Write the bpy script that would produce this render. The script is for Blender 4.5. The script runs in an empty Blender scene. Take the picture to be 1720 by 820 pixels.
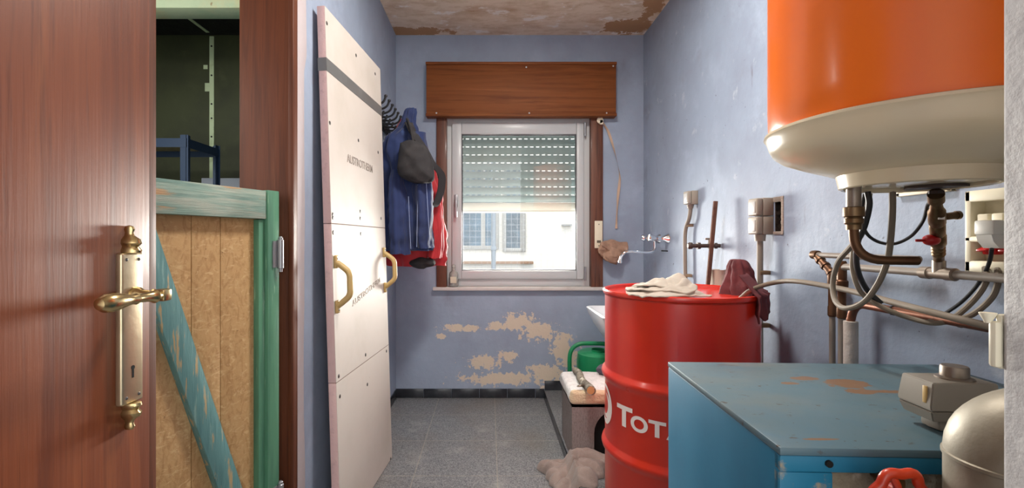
import bpy, bmesh, math, random
from mathutils import Vector as V, Matrix, noise as mn
S = bpy.context.scene
COL = S.collection
R = math.radians
# ------------------------------------------------------------------ camera, world, lights
FPX, PX, PY, CH = 800.0, 822.0, 404.0, 1.13       # focal length and principal point (px), camera height
cam = bpy.data.cameras.new('camera'); camo = bpy.data.objects.new('camera', cam); COL.objects.link(camo)
camo.location = (0, 0, CH); camo.rotation_euler = (R(90), 0, 0)
cam.sensor_width = 36; cam.lens = FPX/1720*36; cam.clip_start = .02
cam.shift_x = (860-PX)/1720; cam.shift_y = -(410-PY)/1720
S.camera = camo
S.view_settings.view_transform = 'Standard'; S.view_settings.look = 'None'
S.view_settings.gamma = 1; S.view_settings.use_curve_mapping = False
S.view_settings.exposure = 1.22
w = bpy.data.worlds.new('world'); S.world = w; w.use_nodes = True
bg = w.node_tree.nodes['Background']; bg.inputs['Color'].default_value = (1.0, .985, .96, 1); bg.inputs['Strength'].default_value = 1.5

def lamp(name, kind, loc, rot, energy, color=(1, 1, 1), **kw):
    l = bpy.data.lights.new(name, kind); l.energy = energy; l.color = color
    for k, v in kw.items(): setattr(l, k, v)
    o = bpy.data.objects.new(name, l); COL.objects.link(o); o.location = loc; o.rotation_euler = rot
    return o
lamp('sun', 'SUN', (0, -3, 6), (R(30), 0, R(-12)), .7, (1, .96, .9), angle=R(.6))
# daylight reflected by the sunlit house front into the window
lamp('window_daylight', 'AREA', (.25, 4.6, 1.28), (R(-90), 0, 0), 170, (1, .955, .88), shape='RECTANGLE', size=1.5, size_y=.75)

# ------------------------------------------------------------------ helpers
def lin(c):
    return tuple((x/12.92 if x <= .04045 else ((x+.055)/1.055)**2.4) for x in (v/255 for v in c))
def at(px, py, Y): return V(((px-PX)/FPX*Y, Y, CH-(py-PY)/FPX*Y))
def atx(px, py, X): return at(px, py, X*FPX/(px-PX))
def atz(px, py, Z): return at(px, py, (CH-Z)*FPX/(py-PY))

def wpos(o):
    p = V((0, 0, 0))
    while o: p += o.location; o = o.parent
    return p
def obj(name, bm, m, parent=None, org=None, angle=35, label=None, kind=None):
    bmesh.ops.recalc_face_normals(bm, faces=bm.faces[:])
    if parent is not None: base = wpos(parent)
    elif org is not None: base = V(org)
    else:
        xs = [v.co for v in bm.verts]
        base = V(((min(v.x for v in xs)+max(v.x for v in xs))/2, (min(v.y for v in xs)+max(v.y for v in xs))/2, min(v.z for v in xs)))
    bmesh.ops.translate(bm, verts=bm.verts[:], vec=-base)
    me = bpy.data.meshes.new(name); bm.to_mesh(me); bm.free()
    me.shade_smooth(); me.set_sharp_from_angle(angle=R(angle))
    for mm in (m if isinstance(m, (list, tuple)) else [m]): me.materials.append(mm)
    o = bpy.data.objects.new(name, me); COL.objects.link(o)
    if parent is not None: o.parent = parent
    else: o.location = base
    if label: o['label'] = label
    if kind: o['kind'] = kind
    return o
def tag(o, label, cat, group=None, kind=None):
    o['label'] = label; o['category'] = cat
    if group: o['group'] = group
    if kind: o['kind'] = kind
    return o
def thing(name, label, cat, loc, group=None, kind=None):
    o = bpy.data.objects.new(name, None); COL.objects.link(o); o.location = loc; o.empty_display_size = .05
    return tag(o, label, cat, group, kind)
def struct(name, bm, m, label, cat, org=None, parent=None):
    o = obj(name, bm, m, parent, org)
    return tag(o, label, cat, kind='structure')
NB = bmesh.new
def join(bm, other):
    me = bpy.data.meshes.new('t'); other.to_mesh(me); other.free(); bm.from_mesh(me); bpy.data.meshes.remove(me)
def box(bm, x0, x1, y0, y1, z0, z1, bev=0, seg=2, mi=0):
    t = NB(); bmesh.ops.create_cube(t, size=1)
    for v in t.verts: v.co = V(((x0+x1)/2+v.co.x*(x1-x0), (y0+y1)/2+v.co.y*(y1-y0), (z0+z1)/2+v.co.z*(z1-z0)))
    if bev: bmesh.ops.bevel(t, geom=t.edges[:], offset=bev, segments=seg, profile=.5, affect='EDGES')
    for f in t.faces: f.material_index = mi
    join(bm, t); return bm
def obox(bm, c, ax, ay, az, sx, sy, sz, bev=0, seg=2, mi=0):
    """oriented box: centre c, unit axes, full sizes"""
    t = NB(); bmesh.ops.create_cube(t, size=1)
    for v in t.verts: v.co = V((v.co.x*sx, v.co.y*sy, v.co.z*sz))
    if bev: bmesh.ops.bevel(t, geom=t.edges[:], offset=bev, segments=seg, profile=.5, affect='EDGES')
    ax, ay, az, c = V(ax), V(ay), V(az), V(c)
    for v in t.verts: v.co = c+ax*v.co.x+ay*v.co.y+az*v.co.z
    for f in t.faces: f.material_index = mi
    join(bm, t); return bm
def smoothpath(pts, n=8):
    P = [V(p) for p in pts]
    if len(P) < 3: return P
    Q = [P[0]*2-P[1]]+P+[P[-1]*2-P[-2]]; out = []
    for i in range(1, len(Q)-2):
        for k in range(n):
            t = k/n; a, b, c, d = Q[i-1], Q[i], Q[i+1], Q[i+2]
            out.append(.5*((2*b)+(c-a)*t+(2*a-5*b+4*c-d)*t*t+(3*b-a-3*c+d)*t**3))
    out.append(P[-1]); return out
def tube(bm, pts, r, seg=14, smooth=0, flat=None, cap=True):
    P = smoothpath(pts, smooth) if smooth else [V(p) for p in pts]
    rs = r if isinstance(r, (list, tuple)) else None
    T = []
    for i in range(len(P)):
        a, b = P[max(0, i-1)], P[min(len(P)-1, i+1)]
        T.append((b-a).normalized())
    up = V((0, 0, 1)) if abs(T[0].z) < .9 else V((1, 0, 0))
    n = (up-T[0]*up.dot(T[0])).normalized(); rings = []
    for i, p in enumerate(P):
        n = (n-T[i]*n.dot(T[i])).normalized(); b = T[i].cross(n)
        if rs:
            f = i/(len(P)-1)*(len(rs)-1); k = min(int(f), len(rs)-2); rr = rs[k]+(rs[k+1]-rs[k])*(f-k)
        else: rr = r
        fl = flat or 1
        rings.append([bm.verts.new(p+n*math.cos(2*math.pi*j/seg)*rr+b*math.sin(2*math.pi*j/seg)*rr*fl) for j in range(seg)])
    for i in range(len(rings)-1):
        for j in range(seg): bm.faces.new((rings[i][j], rings[i][(j+1) % seg], rings[i+1][(j+1) % seg], rings[i+1][j]))
    if cap: bm.faces.new(rings[0][::-1]); bm.faces.new(rings[-1])
    return bm
def bend(p0, p1, p2, rad, n=8):
    """corner p1 rounded with radius-ish rad"""
    p0, p1, p2 = V(p0), V(p1), V(p2)
    a = p1+(p0-p1).normalized()*rad; b = p1+(p2-p1).normalized()*rad
    return [a*(1-t)**2+p1*2*t*(1-t)+b*t*t for t in (k/n for k in range(n+1))]
def lathe(bm, prof, c=(0, 0, 0), axis='Z', seg=48, a0=0, mi=0, sx=1, sy=1):
    """prof = [(r, h)] around an axis through c"""
    c = V(c)
    if isinstance(axis, str): d = {'X': V((1, 0, 0)), 'Y': V((0, 1, 0)), 'Z': V((0, 0, 1))}[axis]
    else: d = V(axis).normalized()
    u = V((1, 0, 0)) if abs(d.x) < .9 else V((0, 1, 0))
    u = (u-d*u.dot(d)).normalized(); v = d.cross(u); rings = []
    for r, h in prof:
        if r < 1e-6: rings.append([bm.verts.new(c+d*h)])
        else: rings.append([bm.verts.new(c+d*h+u*math.cos(a0+2*math.pi*j/seg)*r*sx+v*math.sin(a0+2*math.pi*j/seg)*r*sy) for j in range(seg)])
    for A, B in zip(rings, rings[1:]):
        for j in range(seg):
            k = (j+1) % seg
            if len(A) == 1 and len(B) == 1: continue
            if len(A) == 1: f = bm.faces.new((A[0], B[j], B[k]))
            elif len(B) == 1: f = bm.faces.new((A[j], A[k], B[0]))
            else: f = bm.faces.new((A[j], A[k], B[k], B[j]))
            f.material_index = mi
    if len(rings[0]) > 1: bm.faces.new(rings[0][::-1]).material_index = mi
    if len(rings[-1]) > 1: bm.faces.new(rings[-1]).material_index = mi
    return bm
def prism(bm, poly, o, u, v, d):
    """polygon in (u,v) plane at o, extruded by vector d"""
    o, u, v, d = V(o), V(u), V(v), V(d)
    A = [bm.verts.new(o+u*a+v*b) for a, b in poly]; B = [bm.verts.new(x.co+d) for x in A]; n = len(A)
    bm.faces.new(A); bm.faces.new(B[::-1])
    for i in range(n): bm.faces.new((A[i], A[(i+1) % n], B[(i+1) % n], B[i]))
    return bm
def fbm(p, f, o=4): return mn.fractal(V(p)*f, 1.0, 2.0, o)
def crumple(bm, c, rad, freq=9, amp=.25, seed=0, sub=5, floor=None, ridge=True):
    t = NB(); bmesh.ops.create_icosphere(t, subdivisions=sub, radius=1); c = V(c); s = V((seed*3.1, seed*1.7, seed*.9))
    for v in t.verts:
        d = v.co.copy(); q = V((d.x*rad[0], d.y*rad[1], d.z*rad[2]))
        n = mn.noise(q*freq+s+V((mn.noise(q*freq*.7+s*2), mn.noise(q*freq*.7-s), 0))*1.2)
        n2 = mn.noise(q*freq*2.3-s)
        k = (1-2.2*abs(n))*amp+(1-2*abs(n2))*amp*.35 if ridge else n*amp+n2*amp*.4
        p = q*(1+k)
        if floor is not None and c.z+p.z < floor: p.z = floor-c.z
        v.co = c+p
    join(bm, t); return bm
def drape(bm, secs, folds=9, amp=.012, seed=0, n=96, sub=10, noise_amp=.01, amp_top=.3):
    """hanging cloth: secs [(z, cx, cy, rx, ry)] from top to bottom, smooth between"""
    rnd = random.Random(seed)
    ph = [(rnd.random()*6.28, rnd.choice([folds-2, folds, folds+3, folds//2+1]), rnd.uniform(.4, 1)) for _ in range(4)]
    P = []
    for i in range(len(secs)-1):
        a, b, c, d = [secs[min(max(k, 0), len(secs)-1)] for k in (i-1, i, i+1, i+2)]
        for k in range(sub):
            t = k/sub
            P.append([.5*((2*b[m])+(c[m]-a[m])*t+(2*a[m]-5*b[m]+4*c[m]-d[m])*t*t+(3*b[m]-a[m]-3*c[m]+d[m])*t**3) for m in range(5)])
    P.append(list(secs[-1])); rings = []
    for i, (z, cx, cy, rx, ry) in enumerate(P):
        f = i/(len(P)-1); ring = []
        A = amp*(amp_top+(1-amp_top)*f)
        for j in range(n):
            a = 2*math.pi*j/n
            k = sum(w_*math.sin(m*a+p+.9*math.sin(2.2*f+p)) for p, m, w_ in ph)/2
            q = V((cx+math.cos(a)*rx, cy+math.sin(a)*ry, z))
            k2 = mn.noise(q*14+V((seed, 0, 0)))*noise_amp+mn.noise(q*34+V((0, seed, 0)))*noise_amp*.4
            r_ = 1+(k*A+k2)/max(.03, (rx+ry)/2)
            ring.append(bm.verts.new((cx+math.cos(a)*rx*r_, cy+math.sin(a)*ry*r_, z+mn.noise(V((a*1.3, seed, f*3)))*.012*f)))
        rings.append(ring)
    for A_, B_ in zip(rings, rings[1:]):
        for j in range(n): bm.faces.new((A_[j], A_[(j+1) % n], B_[(j+1) % n], B_[j]))
    bm.faces.new(rings[0][::-1]); bm.faces.new(rings[-1])
    return bm
def sheet(bm, outline, zf, thick=.004, rings=14, sub=5):
    """thin cloth or paper over an outline [(x,y)], height zf(x,y,f) with f 0 centre .. 1 edge"""
    O = smoothpath([V((a, b, 0)) for a, b in outline+outline[:1]], sub)[:-1]
    c = sum(O, V((0, 0, 0)))/len(O); n = len(O)
    top, bot = [], []
    for s, L in ((thick, top), (0, bot)):
        L.append([bm.verts.new((c.x, c.y, zf(c.x, c.y, 0)+s))])
        for k in range(1, rings+1):
            f = k/rings
            L.append([bm.verts.new((*(c+(p-c)*f).xy, zf(*(c+(p-c)*f).xy, f)+s)) for p in O])
    for L in (top, bot):
        for j in range(n): bm.faces.new((L[0][0], L[1][j], L[1][(j+1) % n]))
        for A, B in zip(L[1:], L[2:]):
            for j in range(n): bm.faces.new((A[j], B[j], B[(j+1) % n], A[(j+1) % n]))
    A, B = top[-1], bot[-1]
    for j in range(n): bm.faces.new((A[j], B[j], B[(j+1) % n], A[(j+1) % n]))
    return bm
def text_bm(body, size, bold=0.0, extrude=.0008):
    cu = bpy.data.curves.new('t', 'FONT'); cu.body = body; cu.size = size; cu.offset = bold; cu.extrude = extrude
    o = bpy.data.objects.new('t', cu); COL.objects.link(o)
    dg = bpy.context.evaluated_depsgraph_get(); me = bpy.data.meshes.new_from_object(o.evaluated_get(dg))
    bpy.data.objects.remove(o); bpy.data.curves.remove(cu)
    bm = NB(); bm.from_mesh(me); bpy.data.meshes.remove(me); return bm

# ------------------------------------------------------------------ materials
class Nodes:
    def __init__(s, name):
        s.m = bpy.data.materials.new(name); s.m.use_nodes = True; s.t = s.m.node_tree
        s.b = s.t.nodes['Principled BSDF']; s.out = s.t.nodes['Material Output']
        s.co = s.add('ShaderNodeTexCoord').outputs['Object']
    def add(s, ty, **kw):
        n = s.t.nodes.new(ty)
        for k, v in kw.items(): setattr(n, k, v)
        return n
    def link(s, a, b): s.t.links.new(a, b)
    def math(s, op, a, b=None, clamp=False):
        n = s.add('ShaderNodeMath', operation=op, use_clamp=clamp)
        for i, v in enumerate((a, b)):
            if v is None: continue
            if isinstance(v, (int, float)): n.inputs[i].default_value = v
            else: s.link(v, n.inputs[i])
        return n.outputs[0]
    def noise(s, scale, stretch=None, detail=6, rough=.6, dist=0, off=0):
        v = s.co
        if stretch or off:
            mp = s.add('ShaderNodeMapping'); mp.inputs['Scale'].default_value = stretch or (1, 1, 1)
            mp.inputs['Location'].default_value = (off, off*.7, off*1.3); s.link(s.co, mp.inputs[0]); v = mp.outputs[0]
        n = s.add('ShaderNodeTexNoise'); n.inputs['Scale'].default_value = scale; n.inputs['Detail'].default_value = detail
        n.inputs['Roughness'].default_value = rough; n.inputs['Distortion'].default_value = dist; s.link(v, n.inputs['Vector'])
        return n.outputs[0]
    def ramp(s, f, lo, hi):
        n = s.add('ShaderNodeMapRange', interpolation_type='SMOOTHSTEP'); n.inputs[1].default_value = lo; n.inputs[2].default_value = hi
        s.link(f, n.inputs[0]); return n.outputs[0]
    def mix(s, f, a, b):
        n = s.add('ShaderNodeMix', data_type='RGBA')
        for i, v in ((0, f), (6, a), (7, b)):
            if isinstance(v, (int, float)): n.inputs[i].default_value = v
            elif isinstance(v, tuple): n.inputs[i].default_value = (*v, 1)
            else: s.link(v, n.inputs[i])
        return n.outputs[2]
    def ellipses(s, E):
        """largest of 1-|p-c|/r over ellipsoids [(cx,cy,cz,rx,ry,rz)]"""
        best = None
        for cx, cy, cz, rx, ry, rz in E:
            mp = s.add('ShaderNodeMapping'); mp.inputs['Scale'].default_value = (1/rx, 1/ry, 1/rz)
            mp.inputs['Location'].default_value = (-cx/rx, -cy/ry, -cz/rz); s.link(s.co, mp.inputs[0])
            l = s.add('ShaderNodeVectorMath', operation='LENGTH'); s.link(mp.outputs[0], l.inputs[0])
            k = s.math('SUBTRACT', 1.0, l.outputs['Value'])
            best = k if best is None else s.math('MAXIMUM', best, k)
        return best
def mat(name, c, rough=.5, metal=0, layers=(), bump=0, bscale=40, bstretch=None, coat=0, rvar=0, spec=.5, patches=None, sheen=0, transm=0):
    """layers: (colour, scale, lo, hi[, stretch[, distortion]]); patches: [(colour, ellipses, noise scale, noise amount)]"""
    n = Nodes(name); col = lin(c)
    for i, L in enumerate(layers):
        st = L[4] if len(L) > 4 else None; ds = L[5] if len(L) > 5 else 0
        col = n.mix(n.ramp(n.noise(L[1], st, dist=ds, off=i*3.7), L[2], L[3]), col, lin(L[0]))
    for pc, E, ns, na in (patches or []):
        k = n.math('SUBTRACT', n.ellipses(E), .06); k = n.math('ADD', k, n.math('MULTIPLY', n.math('SUBTRACT', n.noise(ns, detail=9, rough=.72), .52), na))
        col = n.mix(n.ramp(k, .30, .34), col, lin(pc))
    if isinstance(col, tuple): n.b.inputs['Base Color'].default_value = (*col, 1)
    else: n.link(col, n.b.inputs['Base Color'])
    if rvar:
        mr = n.add('ShaderNodeMapRange'); mr.inputs[3].default_value = max(0, rough-rvar); mr.inputs[4].default_value = min(1, rough+rvar)
        n.link(n.noise(9, detail=5), mr.inputs[0]); n.link(mr.outputs[0], n.b.inputs['Roughness'])
    else: n.b.inputs['Roughness'].default_value = rough
    n.b.inputs['Metallic'].default_value = metal; n.b.inputs['Coat Weight'].default_value = coat; n.b.inputs['Coat Roughness'].default_value = .15
    n.b.inputs['Specular IOR Level'].default_value = spec; n.b.inputs['Sheen Weight'].default_value = sheen; n.b.inputs['Transmission Weight'].default_value = transm
    if bump:
        b = n.add('ShaderNodeBump'); b.inputs['Strength'].default_value = bump; b.inputs['Distance'].default_value = .01
        n.link(n.noise(bscale, bstretch, detail=6), b.inputs['Height']); n.link(b.outputs[0], n.b.inputs['Normal'])
    return n.m
def glass_mat(name, tint=(1, 1, 1), rough=0.0, refl=1.0):
    n = Nodes(name); t = n.add('ShaderNodeBsdfTransparent'); t.inputs[0].default_value = (*tint, 1)
    g = n.add('ShaderNodeBsdfGlossy'); g.inputs['Roughness'].default_value = rough
    f = n.add('ShaderNodeFresnel'); f.inputs[0].default_value = 1.45; mx = n.add('ShaderNodeMixShader')
    n.link(n.math('MULTIPLY', f.outputs[0], refl), mx.inputs[0]); n.link(t.outputs[0], mx.inputs[1]); n.link(g.outputs[0], mx.inputs[2])
    n.link(mx.outputs[0], n.out.inputs[0]); n.t.nodes.remove(n.b); return n.m
def wall_mat(name, peel=None, extra=()):
    P = [((210, 197, 178), peel, 17, 3.2)] if peel else []
    return mat(name, (152, 166, 186), .62, layers=[((140, 151, 170), 2.2, .35, .75), ((162, 176, 196), 5, .5, .8), ((126, 130, 142), 3.3, .62, .85, (1, 1, .45)), ((95, 95, 105), 26, .74, .80)]+list(extra),
               bump=.22, bscale=30, patches=P, rvar=.1, spec=.3)
def bp(px, py, rx, ry): k = 3.42/FPX; return ((px-PX)*k, 0, CH-(py-PY)*k, rx*k, .3, ry*k)
M = {}
M['wall_back'] = wall_mat('painted_plaster_peeling', [bp(872, 541, 50, 23), bp(905, 557, 52, 27), bp(838, 547, 28, 12), bp(945, 582, 30, 40), bp(840, 637, 100, 18), bp(920, 630, 55, 32),
                          bp(762, 551, 42, 11), bp(792, 552, 38, 9), bp(815, 608, 50, 19), bp(855, 600, 28, 16), bp(958, 604, 28, 40), bp(742, 566, 12, 9)])
M['wall'] = wall_mat('painted_plaster')
M['wall_right'] = wall_mat('painted_plaster_worn', extra=[((182, 190, 200), 9, .62, .76), ((128, 124, 132), 1.6, .60, .80), ((84, 82, 90), 38, .68, .74), ((104, 100, 106), 5, .66, .74, (1, 1.5, .25))])
M['white_paint'] = mat('white_plaster', (188, 186, 186), .6, layers=[((178, 175, 173), 4, .4, .8), ((190, 175, 160), 14, .7, .85)], bump=.25, bscale=35)
M['pale_strip'] = mat('pale_filler', (184, 175, 177), .7, layers=[((90, 60, 55), 9, .66, .70)], bump=.3, bscale=25)
M['ceiling'] = mat('stained_ceiling', (222, 206, 186), .8, layers=[((176, 140, 104), 3.2, .46, .80, (1, 1.6, 1)), ((200, 178, 150), 9, .45, .7, (1, 2.4, 1)), ((232, 228, 222), 6, .56, .66, (1, 1.5, 1)), ((140, 104, 72), 14, .66, .78), ((236, 234, 230), 17, .66, .72)],
                   bump=.5, bscale=18, patches=[((172, 134, 96), [(-.55, 3.36, 0, .40, .12, .3), (.95, 3.28, 0, .28, .22, .3), (1.03, 2.8, 0, .12, .6, .3)], 9, 2.2)])
def wood(name, c, dark, light, rough=.4, axis='Z', scale=3, coat=.15, bump=.1, extra=(), spec=.4):
    st = {'Z': (14, 14, .7), 'X': (.7, 14, 14), 'Y': (14, .7, 14)}[axis]; st2 = {'Z': (60, 60, 1.6), 'X': (1.6, 60, 60), 'Y': (60, 1.6, 60)}[axis]
    return mat(name, c, rough, layers=[(dark, scale, .40, .70, st, .6), (light, scale*.7, .52, .78, st, .4), (dark, 2.2, .55, .72, st2)]+list(extra), bump=bump, bscale=3, bstretch=st2, coat=coat, spec=spec)
M['door_wood'] = wood('mahogany_door', (120, 62, 34), (98, 48, 27), (136, 77, 44), .45, scale=2.6, coat=.1, spec=.3, bump=.06, extra=[((150, 110, 95), 7, .72, .78)])
M['jamb_wood'] = wood('mahogany_jamb', (96, 50, 28), (78, 40, 23), (108, 60, 35), .55, scale=3, coat=.03, spec=.25, extra=[((190, 130, 100), 22, .76, .80)])
M['lining_wood'] = wood('dark_lining_wood', (104, 62, 44), (72, 40, 30), (126, 80, 58), .5)
M['box_wood'] = wood('shutter_box_wood', (128, 74, 36), (104, 56, 27), (144, 88, 46), .6, axis='X', scale=2.4, coat=.0, spec=.25)
M['green_paint'] = mat('green_painted_wood', (88, 142, 112), .55, layers=[((70, 118, 96), 4, .4, .7, (10, 10, .8)), ((132, 172, 142), 9, .66, .74, (8, 8, .7))], bump=.2, bscale=4, bstretch=(30, 30, 1))
M['worn_teal'] = mat('worn_teal_rail', (128, 156, 144), .65, layers=[((164, 174, 160), 3, .42, .66, (1.5, 1.5, 16)), ((92, 130, 122), 3, .5, .75, (1.5, 1.5, 20)), ((182, 146, 106), 4, .58, .70, (1.2, 1.2, 14))], bump=.3, bscale=4, bstretch=(2, 2, 40))
M['worn_brace'] = mat('worn_teal_brace', (96, 142, 142), .6, layers=[((80, 126, 128), 3, .45, .7, (20, 20, 2)), ((176, 156, 116), 3.2, .575, .63, (26, 26, 2.4)), ((128, 166, 160), 4, .55, .7, (16, 16, 2))], bump=.3, bscale=3, bstretch=(40, 40, 3))
M['osb'] = mat('osb', (186, 150, 102), .75, layers=[((168, 130, 84), 22, .45, .65, (2.2, 2.2, 1), 1.5), ((200, 168, 122), 30, .52, .68, (1, 1, 2.4), 1.5), ((124, 90, 54), 44, .66, .74, (1, 1, 1.5)), ((160, 120, 74), 4, .55, .8)], bump=.2, bscale=30)
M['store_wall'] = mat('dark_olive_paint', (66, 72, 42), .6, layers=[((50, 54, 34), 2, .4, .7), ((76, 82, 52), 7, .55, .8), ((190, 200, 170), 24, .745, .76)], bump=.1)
M['store_ceiling'] = mat('black_ceiling', (30, 30, 24), .9, layers=[((16, 15, 12), 12, .4, .7), ((52, 48, 38), 30, .6, .75)], bump=.4)  # near-black base with mottled tone
M['pale_green'] = mat('pale_green_paint', (190, 206, 168), .6, layers=[((206, 200, 150), 4, .5, .7), ((160, 190, 150), 3, .5, .8), ((150, 130, 90), 11, .66, .72)], bump=.2)
M['strip'] = mat('white_strip', (205, 222, 180), .6, layers=[((180, 195, 150), 12, .5, .7)])
M['shelf_blue'] = mat('blue_shelf_steel', (34, 58, 86), .45, .2)
M['shelf_board'] = mat('chipboard', (150, 140, 96), .8, layers=[((120, 110, 76), 20, .4, .7)])
M['alu'] = mat('window_aluminium', (190, 195, 197), .38, .0, layers=[((190, 190, 190), 3, .5, .8, (1, 1, 1))], coat=.1)
M['alu_dark'] = mat('window_gasket', (60, 62, 66), .6)
M['steel_grey'] = mat('grey_hardware', (150, 152, 156), .35, .6)
M['shutter'] = mat('shutter_slats', (118, 132, 131), .6, layers=[((108, 122, 121), 6, .4, .7)])
M['cream'] = mat('cream_plastic', (222, 214, 190), .45, layers=[((205, 192, 160), 5, .5, .8)])
M['beige_strap'] = mat('beige_webbing', (196, 170, 148), .9)
M['glass'] = glass_mat('window_glass', (.97, .98, .98))
M['bottle_glass'] = glass_mat('bottle_glass', (.97, .98, .96), .05, 1.2)
_t = M['bottle_glass'].node_tree; _o = _t.nodes['Material Output']; _s = _o.inputs[0].links[0].from_socket
_d = _t.nodes.new('ShaderNodeBsdfDiffuse'); _d.inputs[0].default_value = (.75, .75, .70, 1); _m = _t.nodes.new('ShaderNodeMixShader'); _m.inputs[0].default_value = .22
_t.links.new(_s, _m.inputs[1]); _t.links.new(_d.outputs[0], _m.inputs[2]); _t.links.new(_m.outputs[0], _o.inputs[0])
M['foam_pink'] = mat('pink_foam', (212, 180, 178), .9, layers=[((220, 194, 188), 6, .5, .8), ((190, 160, 160), 40, .5, .8)], bump=.2, bscale=90)
M['facing'] = mat('board_facing', (196, 188, 180), .62, layers=[((186, 178, 168), 3, .4, .75), ((182, 170, 156), 6, .62, .85, (1, 1, .4)), ((164, 150, 136), 30, .70, .78)], bump=.08, bscale=12)
M['seam'] = mat('board_joint', (120, 104, 92), .9)  # brown strip in the joints between the board pieces
M['tape'] = mat('grey_tape', (118, 120, 120), .35, .3, layers=[((140, 142, 142), 6, .5, .8)])
M['ink'] = mat('grey_print', (138, 128, 120), .8, layers=[((200, 188, 178), 60, .55, .65)])
M['ink_faint'] = mat('faint_print', (132, 122, 110), .8, layers=[((215, 205, 196), 70, .45, .6)])
M['screw'] = mat('screw_steel', (84, 80, 78), .45, .5)
M['pull'] = mat('tan_plastic', (186, 158, 102), .5, layers=[((160, 126, 62), 12, .5, .75)])
M['brass'] = mat('polished_brass', (192, 170, 124), .25, .95, layers=[((150, 122, 78), 14, .5, .8)])
M['nickel_brass'] = mat('brushed_plate', (206, 190, 158), .36, .9, layers=[((170, 150, 118), 9, .5, .8)], bump=.05)
M['black'] = mat('black_hole', (8, 8, 8), .9)
M['black_metal'] = mat('black_steel', (34, 34, 36), .5, .3)
M['navy'] = mat('navy_cloth', (34, 50, 96), .85, layers=[((24, 36, 72), 5, .4, .7), ((54, 74, 122), 11, .62, .8)], bump=.15, bscale=260, sheen=.2)
M['stitch'] = mat('pale_stitching', (150, 165, 200), .9)
M['red_cloth'] = mat('red_nylon', (176, 30, 38), .7, layers=[((150, 18, 30), 6, .45, .75)], bump=.15, bscale=24, sheen=.2)
M['black_cloth'] = mat('black_fabric', (44, 42, 44), .85, layers=[((62, 58, 58), 12, .5, .75), ((170, 160, 140), 30, .735, .75)], bump=.2, bscale=200)
M['fleece'] = mat('white_fleece', (238, 236, 234), .95, layers=[((214, 212, 210), 30, .4, .7)], bump=1.0, bscale=120, sheen=.4)
M['fleece_edge'] = mat('cream_fleece', (228, 208, 172), .95, bump=.7, bscale=120, sheen=.3)
M['felt'] = mat('grey_felt', (146, 138, 136), .95, layers=[((124, 116, 114), 60, .4, .7, (3, 3, 1))], bump=.4, bscale=150)
M['bark'] = mat('bark', (128, 120, 104), .9, layers=[((84, 76, 64), 26, .45, .62), ((190, 186, 170), 30, .56, .64)], bump=.6, bscale=60)
M['cutwood'] = mat('cut_wood', (196, 156, 104), .8)
M['taupe'] = mat('taupe_towel', (158, 142, 134), .95, layers=[((130, 116, 110), 9, .4, .75)], bump=.5, bscale=160, sheen=.3)
M['white_cloth'] = mat('offwhite_cloth', (184, 175, 162), .9, layers=[((172, 162, 148), 9, .5, .8)], bump=.15, bscale=120)
M['maroon'] = mat('maroon_rag', (100, 42, 46), .85, layers=[((70, 28, 34), 10, .4, .7), ((150, 110, 106), 14, .66, .76)], bump=.2, bscale=150)
M['drum_red'] = mat('drum_red', (208, 46, 24), .30, .0, layers=[((198, 38, 22), 3, .4, .7), ((120, 30, 26), 45, .76, .80)], coat=.3, rvar=.06)
M['drum_lid'] = mat('drum_lid', (178, 34, 34), .35, layers=[((196, 100, 98), 5, .45, .75)], rvar=.1)
M['logo_white'] = mat('logo_white', (246, 236, 230), .4)
M['orange'] = mat('orange_enamel', (253, 122, 40), .26, layers=[((250, 114, 34), 3, .4, .7)], coat=.2)
M['enamel'] = mat('cream_enamel', (226, 211, 180), .24, layers=[((212, 192, 156), 3, .45, .8, (1, 1, 2.5)), ((150, 130, 104), 40, .76, .80)], coat=.2)
M['galv'] = mat('weathered_steel', (150, 138, 126), .42, .75, layers=[((112, 92, 78), 12, .45, .75)])
M['paint_pipe'] = mat('painted_pipe', (136, 126, 116), .5, layers=[((110, 98, 88), 10, .5, .75, (1, 1, .4))])
M['copper'] = mat('tarnished_copper', (130, 84, 64), .42, .8, layers=[((96, 58, 44), 10, .45, .75)])
M['copper_dark'] = mat('brown_copper', (104, 74, 52), .45, .75, layers=[((84, 54, 38), 10, .45, .75)])
M['old_brass'] = mat('old_brass', (128, 104, 76), .4, .8, layers=[((100, 72, 44), 14, .45, .7)])
M['rust'] = mat('rust', (100, 66, 52), .8, .2, layers=[((70, 42, 34), 14, .45, .7)])
M['iron'] = mat('dark_iron', (78, 66, 62), .6, .4, layers=[((110, 90, 78), 20, .55, .75)])
M['lagging'] = mat('lagging', (196, 186, 178), .9, layers=[((166, 154, 146), 12, .5, .75)], bump=.4, bscale=60)
M['red_plastic'] = mat('red_plastic', (176, 18, 22), .35)
M['grey_box'] = mat('grey_plastic', (152, 144, 132), .5, layers=[((134, 125, 112), 5, .5, .8)])
M['conduit'] = mat('conduit_grey', (138, 128, 116), .6, layers=[((200, 205, 215), 7, .62, .70, (1, 1, .3))])
M['cable_grey'] = mat('grey_cable', (124, 112, 97), .6)
M['cable_black'] = mat('black_cable', (30, 30, 32), .5)
M['chrome'] = mat('chrome', (226, 228, 232), .07, 1.0)
M['ceramic'] = mat('white_ceramic', (236, 240, 244), .18)
M['green_plastic'] = mat('green_plastic', (16, 136, 86), .4, layers=[((12, 118, 74), 5, .5, .8)])
M['dark_rag'] = mat('dark_grey_cloth', (84, 78, 92), .95, bump=.4, bscale=150)
M['kraft'] = mat('brown_paper', (158, 126, 106), .8, layers=[((128, 98, 82), 12, .45, .7), ((206, 190, 172), 16, .66, .74)], bump=.3)
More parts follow.
